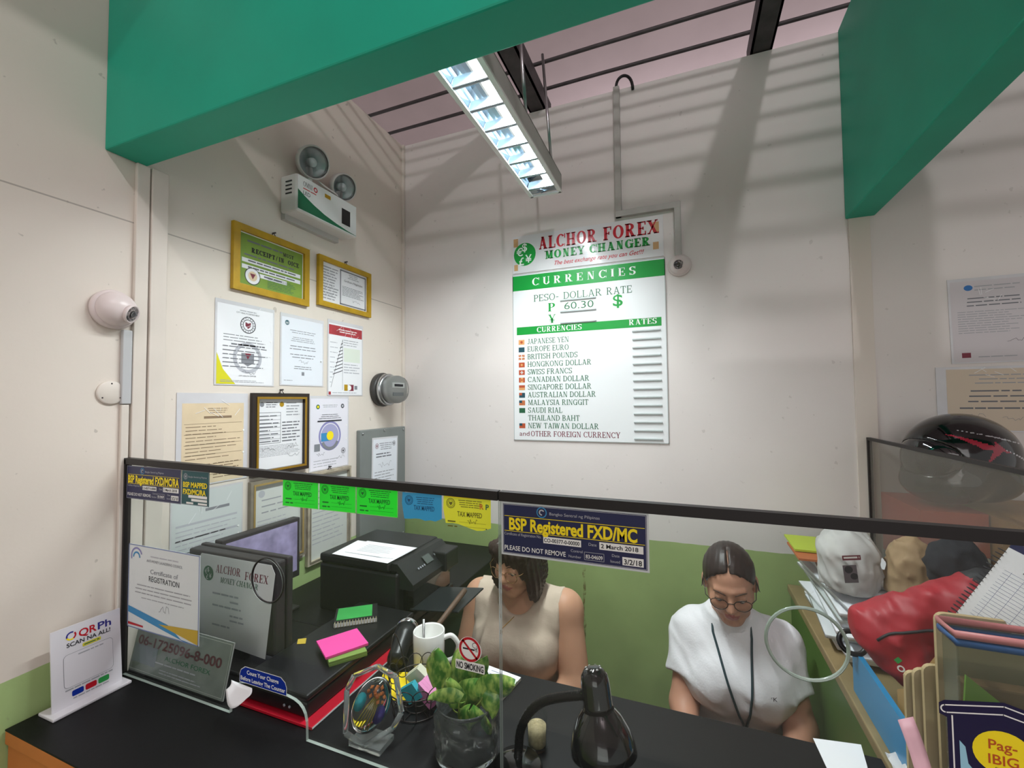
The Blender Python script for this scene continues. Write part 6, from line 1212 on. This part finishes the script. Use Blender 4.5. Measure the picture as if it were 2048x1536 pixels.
def organiser():
    x0, x1, y0, y1, z0, z1 = .343, .566, .80, .838, ZC+.001, 1.272; k = empty('storage_box', ((x0+x1)/2, (y0+y1)/2, ZC), 'clear storage box with pink and blue rim at the lower right', 'storage box'); FB = clear_mat('box_plastic', (.90, .92, .86), .3, .08, .06, '#c9cbb8')
    m = MB(); [m.box2(a, b, FB) for a, b in (((x0, y0, z0), (x1, y0+.002, z1)), ((x0, y1-.002, z0), (x1, y1, z1)), ((x0, y0, z0), (x0+.002, y1, z1)), ((x1-.002, y0, z0), (x1, y1, z1)), ((x0, y0, z0), (x1, y1, z0+.002)))]; m.build('walls', k)
    rim = lambda o, z: [(x0-o, y0-o, z), (x1, y0-o, z), (x1, y1+o, z), (x0-o, y1+o, z)]
    m = MB(); m.tube(rim(.003, z1), .0055, mat('pink_rim', '#c87f80', .4), 8, True); m.build('pink_rim', k); m = MB(); m.tube(rim(.002, z1-.011), .0055, mat('blue_rim', '#335f96', .4), 8, True); m.build('blue_rim', k)
    tag(MB().box2((x0+.012, y0+.012, z0+.003), (x1-.06, y1-.004, 1.20), mat('brown_box', '#6b4f3a', .6, noise=.2, scale=15), bev=.003).build('carton'), 'brown carton inside the clear storage box', 'box')
    tag(MB().box2((x1-.052, y0+.012, z0+.003), (x1-.012, y1-.005, 1.17), mat('pale_box', '#c4c9b4', .5), bev=.003).build('carton'), 'pale carton beside the brown one in the clear storage box', 'box')
    b = MB(); b.prism([(0, 0), (.03, 0), (.034, .05), (-.008, .085), (-.012, .04)], 0, .003, mat('fresh_green', '#7fb548', .5), frame((x0+.018, y0+.008, 1.13), (.98, .1, 0), (0, 0, 1), (.1, -.98, 0))); tag(b.build('green_card'), 'bright green card tucked in the front of the storage box', 'card')
organiser()
m = MB()
for a in ((.331, .78), (.337, .745)): m.grid(lambda u, v: (a[0]-.012+.012*v+.004*math.sin(u*4), a[1]-.05*u, 1.07-.10*u+.002*v), 10, 2, mat('pink_ribbon', '#d9a3b0', .5), .0008)
tag(m.build('pink_ribbon'), 'pink ribbon hanging down beside the storage box', 'ribbon') if False else None
m = MB(); m.grid(lambda u, v: (.328-.02*v+.004*math.sin(u*5), .90-.12*u, 1.09-.13*u-.01*v), 12, 3, mat('pink_ribbon', '#d9a3b0', .5), .001); tag(m.build('pink_ribbon'), 'pink ribbon hanging down beside the storage box', 'ribbon')
rnd = random.Random(6); RN = [[rnd.uniform(-1, 1) for _ in range(12)] for _ in range(12)]
m = MB(); m.grid(lambda u, v: (.325+.06*u, .86+.15*v, ZC+.004+.018*abs(RN[int(u*11)][int(v*11)])+.012*math.sin(u*math.pi)), 11, 11, SLEEVE, .0008); tag(m.build('plastic_wrap'), 'crumpled clear plastic wrap at the near end of the cabinet', 'plastic wrap')
m = MB(); C = [onZ(x, y, ZC+.0015) for x, y in ((1626, 1476), (1722, 1489), (1738, 1545), (1658, 1545))]; m.add(C+[c-Vector((0, 0, .001)) for c in C], [(3, 2, 1, 0), (4, 5, 6, 7), (0, 1, 5, 4), (1, 2, 6, 5), (2, 3, 7, 6), (3, 0, 4, 7)], WHITE); tag(m.build('paper_sheet'), 'blank white sheet on the counter end before the woman in white', 'paper')

# ------------------------------------------------------------------ beyond the partition: cabinet, cartons, helmet
k = empty('steel_cabinet', (.92, 1.6, 0), 'grey steel cabinet behind the side partition under the cartons', 'cabinet'); GS = mat('grey_steel', '#8f918e', .4)
MB().box2((.60, 1.38, .02), (1.25, YB-.012, 1.10), GS, bev=.005).build('body', k)
for x in (.615, .93): MB().box2((x, 1.372, .06), (x+.30, 1.381, 1.06), GS, bev=.003).build('door', k)
s = Sheet(.142, .185, mat('carton_red', '#b5432c', .5), .26, edge=mat('carton_red')); s.rect(0, 0, .142, .07, mat('carton_white', '#c9d4cf', .5), 1); s.text('EE', .1, .11, .05, WPRINT, 2, bold=.02) if False else None
s.build('carton', frame((.60, 1.81, 1.101), (1, 0, 0), (0, 0, 1), (0, -1, 0)), 'red and white carton under the black helmet', 'box')
k = empty('cardboard_box', (.90, 1.6, 1.10), 'brown cardboard box with raised flaps right of the red carton', 'box'); KB = mat('cardboard', '#b48b58', .7, noise=.08, scale=20)
MB().box2((.747, 1.42, 1.101), (1.05, 1.80, 1.284), KB).build('body', k); MB().box((.90, 1.383, 1.270), (.30, .07, .004), KB, T((0, 1.418, 1.284)) @ Euler((.35, 0, 0)).to_matrix().to_4x4() @ T((0, -1.418, -1.284))).build('flap', k)
def helmet():
    c = Vector((.735, 1.668, 1.418)); k = empty('helmet', (c.x, c.y, 1.286), 'glossy black motorcycle helmet with silver and red shards on the carton', 'helmet'); yaw = math.radians(-62); R = Euler((math.radians(-4), 0, yaw)).to_matrix(); Ri = [list(r) for r in R.transposed()]
    p = lambda x, f, u: c+R @ Vector((x, -f, u))
    S = SDF((c.x-.19, c.y-.19, 1.286), (c.x+.20, c.y+.16, c.z+.17), .0042); S.ell(p(0, -.01, .008), (.118, .145, .125), Ri, .02); S.ell(p(0, .055, -.07), (.095, .085, .06), Ri, .03); S.ell(p(0, -.07, -.05), (.1, .08, .07), Ri, .03); S.ell(p(0, .12, .0), (.1, .05, .048), Ri, .008, 's'); S.all(lambda X, Y, Z: np.maximum(1.288-Z, Y-1.826))
    A = np.array(c); Rn = np.array(R)
    tri = [((-.11, .05), (.09, .085), (.0, .065)), ((-.02, .03), (.11, .075), (.05, .035)), ((-.1, .0), (.02, .045), (-.06, .02)), ((.02, .06), (.045, .0), (.0, .04))]
    def pick(C):
        L = (C-A) @ Rn; x, f, u = L[:, 0], -L[:, 1], L[:, 2]; out = np.zeros(len(C), dtype=int)
        for i, t in enumerate(tri):
            def sd(a, b): return (f-b[0])*(a[1]-b[1])-(a[0]-b[0])*(u-b[1])
            d = [sd(t[0], t[1]), sd(t[1], t[2]), sd(t[2], t[0])]; ins = ((d[0] < 0) & (d[1] < 0) & (d[2] < 0)) | ((d[0] > 0) & (d[1] > 0) & (d[2] > 0)); out[ins & (np.abs(x) > .05)] = 1+(i % 2)
        return out
    S.build('shell', k, [BLACKG, mat('helmet_silver', '#c9ccd0', .2, .6), mat('helmet_red', '#9c2036', .2, coat=.6)], pick)
    S = SDF((c.x-.19, c.y-.19, 1.30), (c.x+.20, c.y+.16, c.z+.12), .005); S.ell(p(0, -.005, .0), (.114, .147, .12), Ri, .01); S.ell(p(0, .118, .0), (.104, .06, .052), Ri, .005, 'i'); S.all(lambda X, Y, Z: 1.295-Z); S.build('visor', k, [mat('dark_visor', '#0d0d10', .04, coat=1)])
helmet()
